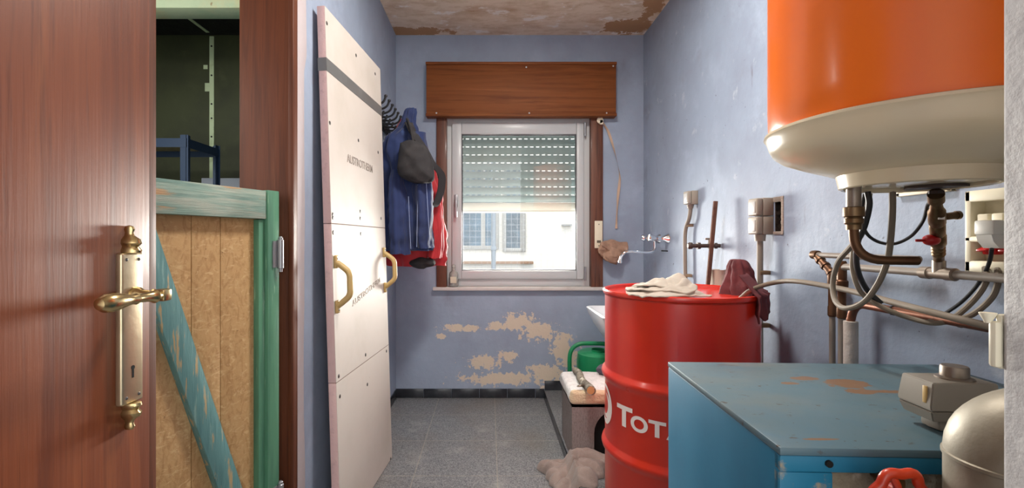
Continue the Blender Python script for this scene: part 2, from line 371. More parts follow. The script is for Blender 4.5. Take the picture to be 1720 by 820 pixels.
M['boiler_blue'] = mat('boiler_blue', (34, 106, 138), .45, spec=.3, layers=[((28, 96, 128), 3, .4, .7), ((90, 124, 138), 5, .66, .84), ((70, 60, 52), 44, .75, .79)], rvar=.08)
M['boiler_top'] = mat('boiler_top', (84, 128, 146), .40, layers=[((102, 128, 136), 4, .4, .7, (1, 2, 1)), ((64, 116, 146), 2, .55, .8), ((78, 64, 54), 22, .68, .74, (1, 2, 1)), ((150, 138, 120), 3.4, .66, .82)], rvar=.1,
                      patches=[((140, 96, 64), [], 9, 1)][:0])
M['insul'] = mat('mineral_wool', (150, 140, 120), .95, layers=[((120, 106, 84), 18, .4, .7), ((186, 176, 156), 30, .55, .7), ((112, 76, 42), 7, .60, .75)], bump=.9, bscale=70)
M['wheel'] = mat('red_wheel', (200, 58, 20), .35, layers=[((150, 26, 16), 7, .45, .7)], coat=.2)
M['silver_paint'] = mat('aluminium_paint', (150, 142, 126), .5, .35, layers=[((118, 104, 82), 9, .45, .75, (1, 1, .5)), ((120, 104, 80), 26, .68, .76)], bump=.08)
M['tile_black'] = mat('black_tile', (38, 40, 46), .25, layers=[((56, 60, 66), 5, .4, .7)])
M['grout'] = mat('grout', (120, 118, 116), .9)
M['render_white'] = mat('house_render', (190, 188, 183), .8, layers=[((180, 178, 173), 3, .4, .8)])
M['house_pane'] = mat('house_pane', (70, 96, 116), .5, layers=[((44, 62, 76), 1.2, .4, .6)])
M['house_frame'] = mat('house_frame', (128, 128, 126), .5)
M['house_ledge'] = mat('house_ledge', (120, 94, 74), .8)
M['ground'] = mat('yard_paving', (120, 116, 110), .9)
M['wire'] = mat('wire', (150, 152, 154), .5, .4)
M['post'] = mat('post_grey', (104, 112, 120), .5, .2)

def floor_mat(name, lines=True):
    n = Nodes(name)
    vor = n.add('ShaderNodeTexVoronoi'); vor.inputs['Scale'].default_value = 260; n.link(n.co, vor.inputs['Vector'])
    col = n.mix(n.ramp(vor.outputs['Color'], .25, .75), lin((92, 95, 100)), lin((146, 147, 148)))
    col = n.mix(n.ramp(n.noise(60), .55, .68), col, lin((84, 86, 92)))
    col = n.mix(n.math('MULTIPLY', n.ramp(n.noise(2.3, off=2), .45, .75), .55), col, lin((118, 108, 98)))
    col = n.mix(n.math('MULTIPLY', n.ramp(n.noise(5, off=7), .55, .75), .5), col, lin((176, 174, 170)))
    if lines:
        sx = n.add('ShaderNodeSeparateXYZ'); n.link(n.co, sx.inputs[0])
        best = None
        for k, off in ((0, .362), (1, -3.085+4)):
            f = n.math('FRACT', n.math('DIVIDE', n.math('ADD', sx.outputs[k], off+40*.4), .4))
            d = n.math('ABSOLUTE', n.math('SUBTRACT', f, .5)); g = n.math('GREATER_THAN', d, .4935)
            best = g if best is None else n.math('MAXIMUM', best, g)
        col = n.mix(n.math('MULTIPLY', best, .55), col, lin((170, 160, 146)))
    n.link(col, n.b.inputs['Base Color']); n.b.inputs['Roughness'].default_value = .38
    return n.m
M['terrazzo'] = floor_mat('terrazzo')
M['terrazzo_step'] = floor_mat('terrazzo_step', False)

# ------------------------------------------------------------------ the room shell
XL, XR, YB, ZC = -.671, 1.107, 3.42, 2.605
STEP, SX = .055, .395
HX0, HX1, HZ0, HZ1 = -.335, .765, .795, 2.14      # window opening
b = NB(); box(b, XL-2.7, XR+.3, -2.0, YB+.3, -.12, 0); struct('floor', b, M['terrazzo'], 'grey speckled terrazzo tile floor', 'floor', org=(0, 0, 0))
b = NB(); box(b, SX, XR+.01, .43, YB+.01, -.01, STEP, .003); struct('trim_1', b, M['terrazzo_step'], 'low terrazzo step along the right wall under the red drum', 'step', org=(0, 0, 0))
b = NB(); box(b, SX-.006, SX, .43, YB, -.005, STEP-.004); struct('trim_2', b, M['tile_black'], 'dark tiled riser on the front of the low terrazzo step', 'step riser')
b = NB(); box(b, XL-.16, XR+.3, -2.0, YB+.3, ZC, ZC+.15); struct('ceiling', b, M['ceiling'], 'water-stained flaking plaster ceiling', 'ceiling', org=(0, 0, ZC))
b = NB()
for x0, x1, z0, z1 in ((XL-.16, HX0, -.1, ZC+.1), (HX1, XR+.3, -.1, ZC+.1), (HX0, HX1, -.1, HZ0), (HX0, HX1, HZ1, ZC+.1)): box(b, x0, x1, YB, YB+.3, z0, z1)
bmesh.ops.remove_doubles(b, verts=b.verts[:], dist=1e-5)
struct('wall_back', b, M['wall_back'], 'blue-grey plaster wall around the window with flaking cream patches', 'wall', org=(0, YB, 0))
b = NB(); HY0, HY1, HZ = 1.79, 1.853, (1.13+.03, 1.13+.17)      # ragged hole beside the stacked boxes
h0 = atx(1301, 392, XR); h1 = atx(1315, 332, XR); ya, yb_, za, zb = h1.y, h0.y, h0.z, h1.z; HOLE = (ya, yb_, za, zb)
for y0, y1, z0, z1 in ((-1.3, ya, -.1, ZC+.1), (yb_, YB+.05, -.1, ZC+.1), (ya, yb_, -.1, za), (ya, yb_, zb, ZC+.1)): box(b, XR, XR+.3, y0, y1, z0, z1)
box(b, XR+.05, XR+.3, ya, yb_, za, zb, mi=1); box(b, XR+.003, XR+.06, yb_-.003, yb_+.01, za, zb, mi=1); box(b, XR+.003, XR+.06, ya, yb_, zb-.003, zb+.01, mi=1); box(b, XR+.003, XR+.06, ya, yb_, za-.01, za+.003, mi=1)  # dark liner faces put the shade inside the hole into the colour
struct('wall_right', b, [M['wall_right'], mat('hole_shade', (66, 54, 46), .95, layers=[((20, 16, 14), 30, .4, .6)], bump=.8)], 'scuffed blue-grey right wall carrying the pipes', 'wall', org=(XR, 0, 0))
b = NB(); box(b, XL-.16, XL, -1.3, .92, -.1, ZC+.1); box(b, XL-.16, XL, .92, 1.64, 2.16, ZC+.1); box(b, XL-.16, XL, 1.64, YB+.01, -.1, ZC+.1)
struct('wall_left', b, M['wall'], 'plain blue-grey left wall behind the leaning board', 'wall', org=(XL, 0, 0))
b = NB(); box(b, .45, XR+.3, .10, .4186, -.1, ZC+.1, .004); struct('wall_front', b, M['white_paint'], 'white plastered doorway edge at far right', 'wall', org=(.45, .4186, 0))
# baseboards
b = NB(); x = XL
while x < SX-.01:
    x1 = min(x+.2, SX); box(b, x+.001, x1-.001, YB-.008, YB, .002, .066, .0015); x = x1
x = SX
while x < XR:
    x1 = min(x+.2, XR); box(b, x+.001, x1-.001, YB-.008, YB, STEP+.001, STEP+.068, .0015); x = x1
struct('baseboard_back', b, M['tile_black'], 'row of glossy black skirting tiles below the window wall', 'baseboard')
b = NB(); y = 1.74
while y < YB-.02:
    y1 = min(y+.2, YB-.009); box(b, XL, XL+.008, y+.001, y1-.001, .002, .066, .0015); y = y1
struct('baseboard_left', b, M['tile_black'], 'black skirting tiles along the left wall', 'baseboard')
# storeroom beyond the left doorway
SXL = -3.3
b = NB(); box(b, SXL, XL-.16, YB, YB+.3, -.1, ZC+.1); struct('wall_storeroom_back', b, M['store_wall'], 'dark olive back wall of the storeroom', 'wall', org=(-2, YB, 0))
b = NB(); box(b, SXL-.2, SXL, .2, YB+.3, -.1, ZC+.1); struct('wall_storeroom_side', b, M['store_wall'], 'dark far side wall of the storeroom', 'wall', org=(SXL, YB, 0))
b = NB(); box(b, SXL-.2, XL-.16, .1, .3, -.1, .95); struct('wall_storeroom_front', b, M['store_wall'], 'unseen near wall of the storeroom, left open above', 'wall', org=(-2, .3, 0))  # unseen wall, kept low so daylight reaches the storeroom
b = NB(); box(b, SXL-.2, XL-.165, .1, YB+.3, ZC, ZC+.15); struct('ceiling_storeroom', b, M['store_ceiling'], 'mottled black storeroom ceiling', 'ceiling', org=(-2, 2, ZC))
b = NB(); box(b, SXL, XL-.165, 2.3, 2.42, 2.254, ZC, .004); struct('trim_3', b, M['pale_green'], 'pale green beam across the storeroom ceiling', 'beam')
b = NB(); p = at(356, 66, YB); box(b, p.x-.016, p.x+.016, YB-.004, YB, 1.0, ZC-.01)
for k, yy in enumerate((78, 127, 175, 199, 230)): pass
box(b, p.x-.05, p.x-.014, YB-.003, YB, 2.2, 2.26, .001); box(b, p.x-.06, p.x-.03, YB-.003, YB, 2.36, 2.39, .001)
for yy in (78, 127, 175, 199, 230):
    q = at(356, yy, YB); lathe(b, [(.0001, 0), (.006, 0), (.006, .006), (.0001, .006)], (q.x, YB-.001, q.z), (0, -1, 0), 10, mi=1)
struct('trim_4', b, [M['strip'], M['black']], 'pale screwed strip running down the dark storeroom wall', 'strip')
b = NB(); box(b, p.x-.012, p.x+.012, 2.6, YB-.05, ZC-.004, ZC); struct('trim_5', b, M['strip'], 'pale strip across the black storeroom ceiling', 'strip')

# added fill lamp on the ceiling, above the frame, to brighten the room
cl = thing('fill_lamp', 'added round fill lamp on the ceiling, out of view', 'lamp', (.25, 1.75, ZC-.07))
b = NB(); lathe(b, [(.0001, ZC), (.19, ZC), (.19, ZC-.025), (.175, ZC-.03), (.0001, ZC-.03)], (.25, 1.75, 0), seg=48); obj('fill_lamp_base', b, M['alu'], cl)
lamp('fill_light', 'AREA', (.25, 1.75, ZC-.035), (0, 0, 0), 16, (1, .95, .88), shape='DISK', size=.34)
sl2 = thing('store_fill_lamp', 'added pendant fill lamp hanging unseen in the storeroom', 'lamp', (-1.9, 1.1, 2.0))
b = NB(); tube(b, [(-1.9, 1.1, ZC), (-1.9, 1.1, 2.13)], .004, 8); obj('cord', b, M['cable_black'], sl2)
b = NB(); lathe(b, [(.0001, 2.14), (.016, 2.14), (.02, 2.10), (.0001, 2.10)], (-1.9, 1.1, 0), seg=20); obj('socket', b, M['cream'], sl2)
lamp('store_fill_light', 'POINT', (-1.9, 1.1, 2.04), (0, 0, 0), 9, (1, .97, .88), shadow_soft_size=.04)  # added out-of-view bulb that brightens the dark storeroom
# ------------------------------------------------------------------ window
win = thing('window_1', 'white aluminium window with lever handle under the wooden shutter box', 'window', (.21, YB+.05, HZ0), kind='structure')
fx0, fx1, fz0, fz1 = -.335, .745, .797, 2.03
def frame(bm, x0, x1, z0, z1, wdt, y0, y1, bev=.004, wl=None):
    wl = wl or (wdt, wdt, wdt, wdt)   # left right bottom top
    for (a, c, d, e) in ((x0, x0+wl[0], z0, z1), (x1-wl[1], x1, z0, z1)): box(bm, a, c, y0, y1, d, e, bev)
    for (d, e) in ((z0, z0+wl[2]), (z1-wl[3], z1)): box(bm, x0+wl[0]-.002, x1-wl[1]+.002, y0, y1, d, e, bev)
    return bm
b = NB(); frame(b, fx0, fx1, fz0, fz1, .05, YB+.045, YB+.11, wl=(.075, .075, .06, .05)); obj('window_frame', b, M['alu'], win)
b = NB(); frame(b, -.272, .685, .85, 1.985, .06, YB+.02, YB+.085, .009, wl=(.072, .055, .062, .088)); sash = obj('sash', b, M['alu'], win)
b = NB(); frame(b, -.205, .635, .907, 1.902, .012, YB+.03, YB+.04, .001); obj('gasket', b, M['alu_dark'], win)
b = NB(); box(b, -.21, .64, YB+.05, YB+.056, .9, 1.91); obj('glass_pane', b, M['glass'], win)
b = NB(); p = at(766, 340, YB+.015); box(b, p.x-.013, p.x+.013, YB+.008, YB+.022, p.z-.035, p.z+.055, .004); box(b, p.x-.010, p.x+.012, YB-.02, YB+.01, p.z-.012, p.z+.012, .003)
box(b, p.x-.008, p.x+.012, YB-.028, YB-.014, p.z-.11, p.z+.012, .005); obj('window_handle', b, M['steel_grey'], win)
for py in (217, 460):
    b = NB(); q = at(983, py, YB+.01); lathe(b, [(.0001, -.05), (.008, -.05), (.008, .05), (.0001, .05)], (q.x, YB+.012, q.z), seg=12); obj('hinge', b, M['alu_dark' if False else 'steel_grey'], win)
b = NB(); p0 = at(727, 483, YB-.03); p1 = at(1015, 487, YB-.03); box(b, p0.x, p1.x, YB-.04, YB+.09, HZ0-.022, HZ0+.002, .004); obj('window_sill', b, mat('sill_stone', (205, 200, 196), .5, layers=[((180, 172, 166), 8, .5, .8)]), win)
# wooden lining
b = NB()
for a, c in ((733, 750), (993, 1013)):
    p0, p1 = at(a, 300, YB-.02), at(c, 300, YB-.02); box(b, p0.x, p1.x, YB-.02, YB+.12, HZ0+.002, 2.03, .003)
struct('trim_6', b, M['lining_wood'], 'dark brown wooden lining either side of the window', 'window lining')
# shutter box
p0, p1 = at(716, 106, 3.35), at(1035, 194, 3.35)
sbx = thing('shutter_box', 'brown wooden roller shutter box above the window', 'shutter box', (.2, YB, p1.z))
b = NB(); box(b, p0.x, p1.x, 3.35, YB-.0005, p1.z, p0.z, .003); obj('casing', b, M['box_wood'], sbx)
b = NB(); box(b, p0.x-.004, p1.x+.004, 3.342, YB, p0.z-.012, p0.z+.008, .004); obj('top_lip', b, M['box_wood'], sbx)
b = NB(); box(b, p0.x-.003, p1.x+.003, 3.343, YB, p1.z-.006, p1.z+.016, .004); obj('bottom_lip', b, M['box_wood'], sbx)
for px, py in ((733, 190), (889, 190), (1019, 190), (884, 113), (1030, 111)):
    b = NB(); q = at(px, py, 3.344); lathe(b, [(.0001, .004), (.005, .003), (.006, 0), (.0001, 0)], (q.x, 3.344, q.z), (0, -1, 0), 12); obj('screw', b, M['alu'], sbx)
# roller shutter
rs = thing('roller_shutter', 'half-lowered pale grey slatted roller shutter outside the window', 'roller shutter', (.21, 3.56, 1.34))
b = NB(); Ys = 3.56; zb = CH-(357-PY)/FPX*Ys; pitch = .0598; x0, x1 = -.325, .755; z = zb+.075; k = 0
while z < 2.12:
    prof = [(0, 0), (-.005, .01), (-.006, .027), (-.005, .044), (0, .0525), (.006, .044), (.006, .01)]
    prism(b, prof, (x0, Ys, z), (0, 1, 0), (0, 0, 1), (x1-x0, 0, 0))
    x = x0
    while x < x1:
        box(b, x, x+.019, Ys-.002, Ys+.002, z+.050, z+pitch+.003); x += .0436
    z += pitch
obj('slats', b, M['shutter'], rs)
b = NB(); box(b, x0, x1, Ys-.008, Ys+.008, zb, zb+.072, .004); box(b, x0, x1, Ys-.011, Ys+.011, zb, zb+.012, .003); obj('bottom_bar', b, mat('shutter_bar', (146, 142, 133), .5), rs)
# strap, winder
st = thing('shutter_strap', 'beige webbing strap dangling twisted beside the window from a white pulley', 'strap', (.85, YB-.02, 1.2))
b = NB(); pts = [at(1012, 205, YB-.03), at(1022, 222, YB-.02), at(1031, 250, YB-.016), at(1037, 275, YB-.014), at(1041, 298, YB-.012), at(1038, 330, YB-.012), at(1036, 360, YB-.012), at(1035, 384, YB-.012)]
P = smoothpath(pts, 8)
prev = None
for i, q in enumerate(P):
    f = i/len(P); a = 1.3*math.cos(f*7.5); wv = V((math.cos(a)*.009, -math.sin(a)*.008, 0)); d = V((0, -.0015, 0))
    cur = [b.verts.new(q-wv), b.verts.new(q+wv), b.verts.new(q+wv+d), b.verts.new(q-wv+d)]
    if prev:
        for j in range(4): b.faces.new((prev[j], prev[(j+1) % 4], cur[(j+1) % 4], cur[j]))
    else: b.faces.new(cur)
    prev = cur
b.faces.new(prev); obj('webbing', b, M['beige_strap'], st)
b = NB(); q = at(1008, 202, YB-.03); lathe(b, [(.008, 0), (.022, 0), (.024, .006), (.022, .012), (.008, .012)], (q.x, YB-.022, q.z), (0, -1, 0), 24)
box(b, q.x-.004, q.x+.022, YB-.034, YB-.022, q.z-.03, q.z+.004, .003); obj('pulley', b, M['cream'], st)
sw = thing('strap_winder', 'cream strap winder plate on the right window lining', 'strap winder', at(1006, 417, YB-.03))
p0, p1 = at(999, 417, YB-.03), at(1012, 371, YB-.03)
b = NB(); box(b, p0.x, p1.x, YB-.032, YB-.02, p0.z, p1.z, .003); obj('cover_plate', b, M['cream'], sw)
b = NB(); q = at(1006, 406, YB-.033); box(b, q.x-.014, q.x+.014, YB-.034, YB-.03, q.z-.009, q.z+.009); obj('slot', b, mat('slot_dark', (90, 84, 70), .8), sw)
for py in (377, 413):
    b = NB(); q = at(1006, py, YB-.033); lathe(b, [(.0001, .002), (.004, .001), (.004, 0)], (q.x, YB-.032, q.z), (0, -1, 0), 10); obj('screw', b, M['screw'], sw)
# crumpled brown wad
b = NB(); q = at(1032, 417, YB-.06); crumple(b, (q.x, YB-.052, q.z), (.085, .04, .05), 13, .3, 3, 5)
q2 = at(1030, 430, YB-.09); crumple(b, (q2.x, YB-.075, q2.z), (.052, .045, .05), 16, .28, 5, 5)
q3 = at(1014, 421, YB-.05); crumple(b, (q3.x, YB-.045, q3.z), (.03, .03, .035), 20, .3, 8, 4)
wad = obj('crumpled_paper', b, M['kraft']); tag(wad, 'crumpled brown paper wad stuck on the wall right of the window', 'paper')
# glass bottle
q = at(762, 484, YB-.012); c = (q.x, YB-.012, HZ0+.002)
bt = thing('glass_bottle', 'small clear glass bottle standing on the window sill', 'bottle', c)
b = NB(); lathe(b, [(.0001, .003), (.028, .003), (.031, .010), (.031, .092), (.027, .105), (.013, .116), (.011, .135), (.014, .137), (.014, .142), (.010, .142), (.009, .118), (.027, .095), (.028, .012), (.0001, .008)], c, seg=32, sx=1.05, sy=.8); obj('bottle_body', b, M['bottle_glass'], bt)
b = NB(); lathe(b, [(.0001, .141), (.012, .141), (.014, .150), (.011, .160), (.0001, .163)], c, seg=20); obj('stopper', b, M['bottle_glass'], bt)
b = NB(); box(b, c[0]-.022, c[0]+.022, c[1]-.027, c[1]-.0255, c[2]+.03, c[2]+.075); obj('paper_label', b, mat('pale_label', (206, 200, 178), .7), bt)

# ------------------------------------------------------------------ outside
hs = thing('neighbouring_house', 'white rendered house across the yard seen through the window', 'house', (1, 9, -.3))
b = NB(); box(b, -6, 8, 9, 9.4, -.3, 5.5); obj('house_wall', b, M['render_white'], hs)
def hwin(px0, px1, py0, py1, bars):
    a, c = at(px0, py1, 8.98), at(px1, py0, 8.98)
    b = NB(); frame(b, a.x, c.x, a.z, c.z+.8, .07, 8.95, 9.0, .01); wf = obj('house_window', b, M['house_frame'], hs)
    for f in bars: pass
    b = NB(); box(b, a.x+.05, c.x-.05, 8.975, 8.99, a.z+.05, c.z+.76); obj('pane', b, M['house_pane'], wf)
    for f in bars:
        b = NB(); x = a.x+(c.x-a.x)*f; box(b, x-.04, x+.04, 8.955, 8.985, a.z+.05, c.z+.76); obj('mullion', b, M['house_frame'], wf)
hwin(768, 838, 350, 419, (.62,)); hwin(844, 883, 350, 423, (.85,))
b = NB(); a = at(760, 441, 8.9); c = at(896, 441, 8.9); box(b, a.x, c.x, 8.9, 9.0, a.z-.03, a.z+.02, .005); obj('ledge', b, M['house_ledge'], hs)
b = NB(); a = at(952, 378, 8.9); box(b, a.x-.08, a.x+.1, 8.92, 9.0, a.z-.015, a.z+.015); obj('vent_bar', b, mat('vent_dark', (120, 122, 124), .7), hs)
b = NB(); box(b, -8, 9, 3.75, 9.0, -.4, -.3); struct('trim_7', b, M['ground'], 'paved yard outside the window', 'yard', org=(0, 5, -.3))
fe = thing('wire_fence', 'wire mesh fence with a grey post outside the window', 'fence', at(829, 455, 6) - V((0, 0, .9)))
b = NB(); q = at(829, 400, 6); tube(b, [(q.x, 6, -.3), (q.x, 6, 2.2)], .03, 12); box(b, q.x-.035, q.x+.035, 5.97, 6.03, 1.0, 1.06, .01); obj('post', b, M['post'], fe)
b = NB()
for i in range(-18, 34): x = q.x+i*.075; box(b, x-.0016, x+.0016, 5.999, 6.001, -.25, 1.65)
for i in range(26): z = -.25+i*.075; box(b, q.x-1.35, q.x+2.5, 5.999, 6.001, z-.0016, z+.0016)
obj('wire_mesh', b, M['wire'], fe)

# ------------------------------------------------------------------ near door with its hardware
DA = R(4); dd = V((math.sin(DA), math.cos(DA), 0)); dn = V((math.cos(DA), -math.sin(DA), 0)); F0 = V((-.57, .80, 0))
door = thing('door_1', 'reddish brown wooden door standing open at left with brass handle', 'door', F0-dd*.42, kind='structure')
def dpt(s, z, n=0): return F0-dd*s+V((0, 0, z))+dn*n           # s from the free edge
b = NB(); obox(b, dpt(.42, 1.02, -.02), dd, dn, (0, 0, 1), .84, .04, 2.03, .003); obj('door_leaf', b, M['door_wood'], door)
ss, sw_ = .049, .038
b = NB(); obox(b, dpt(ss, .9925, .006), dd, dn, (0, 0, 1), .042, .012, .236, .0035, 3); plate = obj('lock_plate', b, M['nickel_brass'], door)
for z0, sg in ((1.1105, 1), (.8745, -1)):
    b = NB(); lathe(b, [(.0001, 0), (.018, 0), (.019, .004), (.014, .010), (.019, .015), (.017, .021), (.008, .027), (.0065, .032), (.0085, .037), (.006, .042), (.0001, .0435)], dpt(ss, z0, .006), (0, 0, sg), 20, sx=1, sy=.55); obj('finial', b, M['brass'], plate)
for s_, z_ in ((-.012, 1.10), (.012, 1.10), (-.012, .885), (.012, .885)):
    b = NB(); lathe(b, [(.0001, .0015), (.002, .001), (.0028, 0)], dpt(ss+s_, z_, .012), dn, 10); obj('screw', b, M['screw'], plate)
b = NB(); lathe(b, [(.0001, .0004), (.0035, .0004), (.0035, 0)], dpt(ss, .930, .012), dn, 14); obox(b, dpt(ss, .922, .0122), dd, dn, (0, 0, 1), .0035, .0006, .016); obj('keyhole', b, M['black'], plate)
b = NB(); lathe(b, [(.0001, 0), (.013, 0), (.012, .008), (.008, .014), (.007, .035), (.0085, .038), (.0085, .05), (.0001, .05)], dpt(ss-.004, 1.044, .012), dn, 20)
obox(b, dpt(ss-.006, 1.044, .057), dd, dn, (0, 0, 1), .018, .018, .019, .003)
lathe(b, [(.008, 0), (.0085, .006), (.011, .010), (.0085, .014), (.007, .022), (.0065, .040), (.0085, .046), (.007, .052), (.0095, .064), (.012, .076), (.0135, .088), (.0125, .098), (.008, .106), (.0001, .109)], dpt(ss+.002, 1.044, .057), -dd, 24)
obj('door_handle', b, M['brass'], plate)

# ------------------------------------------------------------------ storeroom doorway, half door, shelf
b = NB(); box(b, -.84, XL, 1.60, 1.64, 0, 2.16, .002); box(b, -.84, XL, .92, .96, 0, 2.16, .002); box(b, -.84, XL, .92, 1.64, 2.12, 2.16)
struct('trim_8', b, M['jamb_wood'], 'reddish brown wooden jamb lining the storeroom doorway', 'door jamb', org=(-.75, 1.6, 0))
b = NB(); box(b, XL, XL+.018, 1.585, 1.612, 0, 2.2, .004); box(b, XL, XL+.012, 1.610, 1.640, 0, 2.2, .004)
struct('trim_9', b, M['jamb_wood'], 'dark moulded architrave of the storeroom doorway', 'architrave')
b = NB(); zs = [i*.06 for i in range(0, 43)]
prev = None
for z in zs:
    w_ = .080+.012*mn.noise(V((z*2.1, 1, 0)))+(.02 if z > 1.75 else 0); th = .006+.002*mn.noise(V((z*5, 2, 0)))
    y0 = 1.641; cur = [b.verts.new((XL, y0, z)), b.verts.new((XL+th, y0+.004, z)), b.verts.new((XL+th, y0+w_-.01, z)), b.verts.new((XL, y0+w_, z))]
    if prev:
        for j in range(4): b.faces.new((prev[j], prev[(j+1) % 4], cur[(j+1) % 4], cur[j]))
    else: b.faces.new(cur)
    prev = cur
b.faces.new(prev); struct('trim_10', b, M['pale_strip'], 'uneven pale filler strip beside the doorway architrave', 'filler strip')
# half door
H0 = V((-.702, 1.56, 0)); hd = V((-.38, -.925, 0)).normalized(); hn = V((.925, -.38, 0)).normalized()
half = thing('half_door', 'low homemade half door of chipboard framed in worn green timber', 'door', H0+hd*.4)
def hp(u, z, n=0): return H0+hd*u+V((0, 0, z))+hn*n
def hb(bm, u0, u1, z0, z1, n0, n1, bev=.002): return obox(bm, hp((u0+u1)/2, (z0+z1)/2, (n0+n1)/2), hd, hn, (0, 0, 1), u1-u0, n1-n0, z1-z0, bev)
for u0, u1 in ((.03, .183), (.185, .272), (.274, .80)):
    b = NB(); hb(b, u0, u1, .04, 1.24, -.03, -.018, .001); obj('chipboard_panel', b, M['osb'], half)
b = NB(); hb(b, .045, .80, 1.198, 1.288, -.018, .012, .003); obj('top_rail', b, M['worn_teal'], half)
b = NB(); hb(b, .045, .80, .05, .14, -.018, .012, .003); obj('bottom_rail', b, M['worn_teal'], half)
b = NB(); hb(b, .0, .045, .04, 1.29, -.03, .018, .002); hb(b, .045, .068, .14, 1.196, -.03, .004, .002); obj('stile', b, M['green_paint'], half)
b = NB(); hb(b, .74, .80, .14, 1.196, -.018, .012, .002); obj('stile', b, M['green_paint'], half)
ua, za_, ub, zb_ = .440, 1.226, .085, .14
dv = (hd*(ub-ua)+V((0, 0, zb_-za_))); L = dv.length; dv.normalize(); pv = hn.cross(dv)
b = NB(); obox(b, hp((ua+ub)/2, (za_+zb_)/2, -.005), dv, hn, pv, L, .026, .066, .003)
obj('diagonal_brace', b, M['worn_brace'], half)
for z0, z1 in ((1.028, 1.143), (.235, .35)):
    b = NB(); q = hp(.004, 0, .028); lathe(b, [(.0001, z0), (.006, z0), (.0065, z0+.01), (.0095, z0+.012), (.0095, z1-.012), (.007, z1-.010), (.0075, z1-.004), (.004, z1), (.0001, z1)], (q.x, q.y, 0), seg=16)
    obox(b, hp(.015, (z0+z1)/2, .020), hd, hn, (0, 0, 1), .026, .004, z1-z0-.03); obj('hinge', b, M['steel_grey'], half)
# shelf
sf = thing('shelving_unit', 'dark blue bolted metal shelving unit in the dark storeroom', 'shelf', (-2.2, 2.85, 0))
sx0, sx1, sy0, sy1 = -2.65, -1.705, 2.68, 3.00
for x in (sx0, sx1-.035):
    for y in (sy0, sy1-.035):
        b = NB(); xo = x if x == sx0 else sx1-.003; yo = y if y == sy0 else sy1-.003
        box(b, xo, xo+.003, y, y+.035, 0, 1.725); box(b, x, x+.045, yo, yo+.003, 0, 1.725); obj('post', b, M['shelf_blue'], sf)
for z in (.1, .62, 1.15, 1.655):
    b = NB()
    for y in (sy0-.003, sy1): box(b, sx0, sx1, y, y+.003, z, z+.05)
    for x in (sx0-.003, sx1): box(b, x, x+.003, sy0, sy1, z, z+.05)
    bb = obj('shelf_frame', b, M['shelf_blue'], sf)
    b = NB(); box(b, sx0+.004, sx1-.004, sy0+.004, sy1-.004, z+.036, z+.048); obj('shelf_board', b, M['shelf_board'], bb)
b = NB(); a, c = at(338, 312, 3.38), at(416, 292, 3.38); box(b, a.x, c.x+.5, 3.38, 3.41, .0, c.z-.03, .004); o = obj('pale_patch', b, mat('pale_blue_patch', (206, 214, 226), .6)); tag(o, 'pale slab for the bright patch on the storeroom wall beyond the half door', 'panel')  # upright slab stands in for a bright patch on the storeroom wall

# ------------------------------------------------------------------ insulation board leaning on the left wall
TL, TR_, BL, BR = V((-.625, 1.80, 2.02)), V((-.568, 2.47, 2.02)), V((-.561, 1.80, 0.0)), V((-.504, 2.47, 0.0))
bu = (TR_-TL).normalized(); bw = (TL-BL).normalized(); bnm = bu.cross(bw).normalized()
if bnm.x < 0: bnm = -bnm
bw = bnm.cross(bu); bw = bw if bw.z > 0 else -bw
ib = thing('insulation_board', 'tall pale pink insulation board with two tan handles leaning on the left wall', 'insulation board', (BL+BR)/2)
BWd = (TR_-TL).length; BH = 2.022; B0 = BL.copy()
def ip(u, z, n=0): return B0+bu*u+bw*z+bnm*n
for z0, z1, nm in ((.004, .589, 0), (.591, 1.194, 1), (1.196, BH, 2)):
    b = NB(); obox(b, ip(BWd/2, (z0+z1)/2, -.016), bu, bnm, bw, BWd, .03, z1-z0, .001); obj('foam_core', b, M['foam_pink'], ib)
    b = NB(); obox(b, ip(BWd/2, (z0+z1)/2, -.0005), bu, bnm, bw, BWd-.001, .0012, z1-z0-.002); obj('facing', b, M['facing'], ib)
for z in (.59, 1.195):
    b = NB(); obox(b, ip(BWd/2, z, -.002), bu, bnm, bw, BWd-.001, .003, .003); obj('joint', b, M['seam'], ib)
b = NB(); obox(b, ip(BWd/2, 1.80, .0008), bu, bnm, bw, BWd+.002, .0012, .050); obox(b, ip(-.0012, 1.80, -.016), bu, bnm, bw, .0012, .034, .050); obj('tape', b, M['tape'], ib)
def uv_from_px(px, py):
    d = V(((px-PX)/FPX, 1, -(py-PY)/FPX)); o = V((0, 0, CH)); t = (B0-o).dot(bnm)/d.dot(bnm); q = o+d*t-B0
    return q.dot(bu), q.dot(bw)
for px, py in ((547, 37), (598, 93), (630, 124), (553, 206), (602, 236), (635, 256), (553, 365), (557, 360), (605, 355), (605, 367), (640, 367), (553, 390), (558, 391), (606, 393), (614, 596), (649, 590), (617, 646), (656, 771), (569, 632), (571, 666)):
    u, z = uv_from_px(px, py); u = min(max(u, .015), BWd-.012)
    b = NB(); lathe(b, [(.0001, .0025), (.005, .002), (.008, .0006), (.008, 0)], ip(u, z, 0), bnm, 12); obj('screw', b, M['screw'], ib)
def btext(body, px, py, size, slope, m, name, sq=1.0):
    u, z = uv_from_px(px, py); t = text_bm(body, size, .0004, .0004); ca, sa = math.cos(slope), math.sin(slope)
    for v in t.verts: x, y = v.co.x*sq, v.co.y; v.co = ip(u+x*ca-y*sa, z+x*sa+y*ca, .0009+v.co.z)
    obj(name, t, m, ib)
u0, z0 = uv_from_px(583, 274); u1, z1 = uv_from_px(633, 280)
btext('AUSTROTHERM', 583, 272, .050, 0, M['ink'], 'lettering', (u1-u0)/.43)
u0, z0 = uv_from_px(592, 515); u1, z1 = uv_from_px(638, 474)
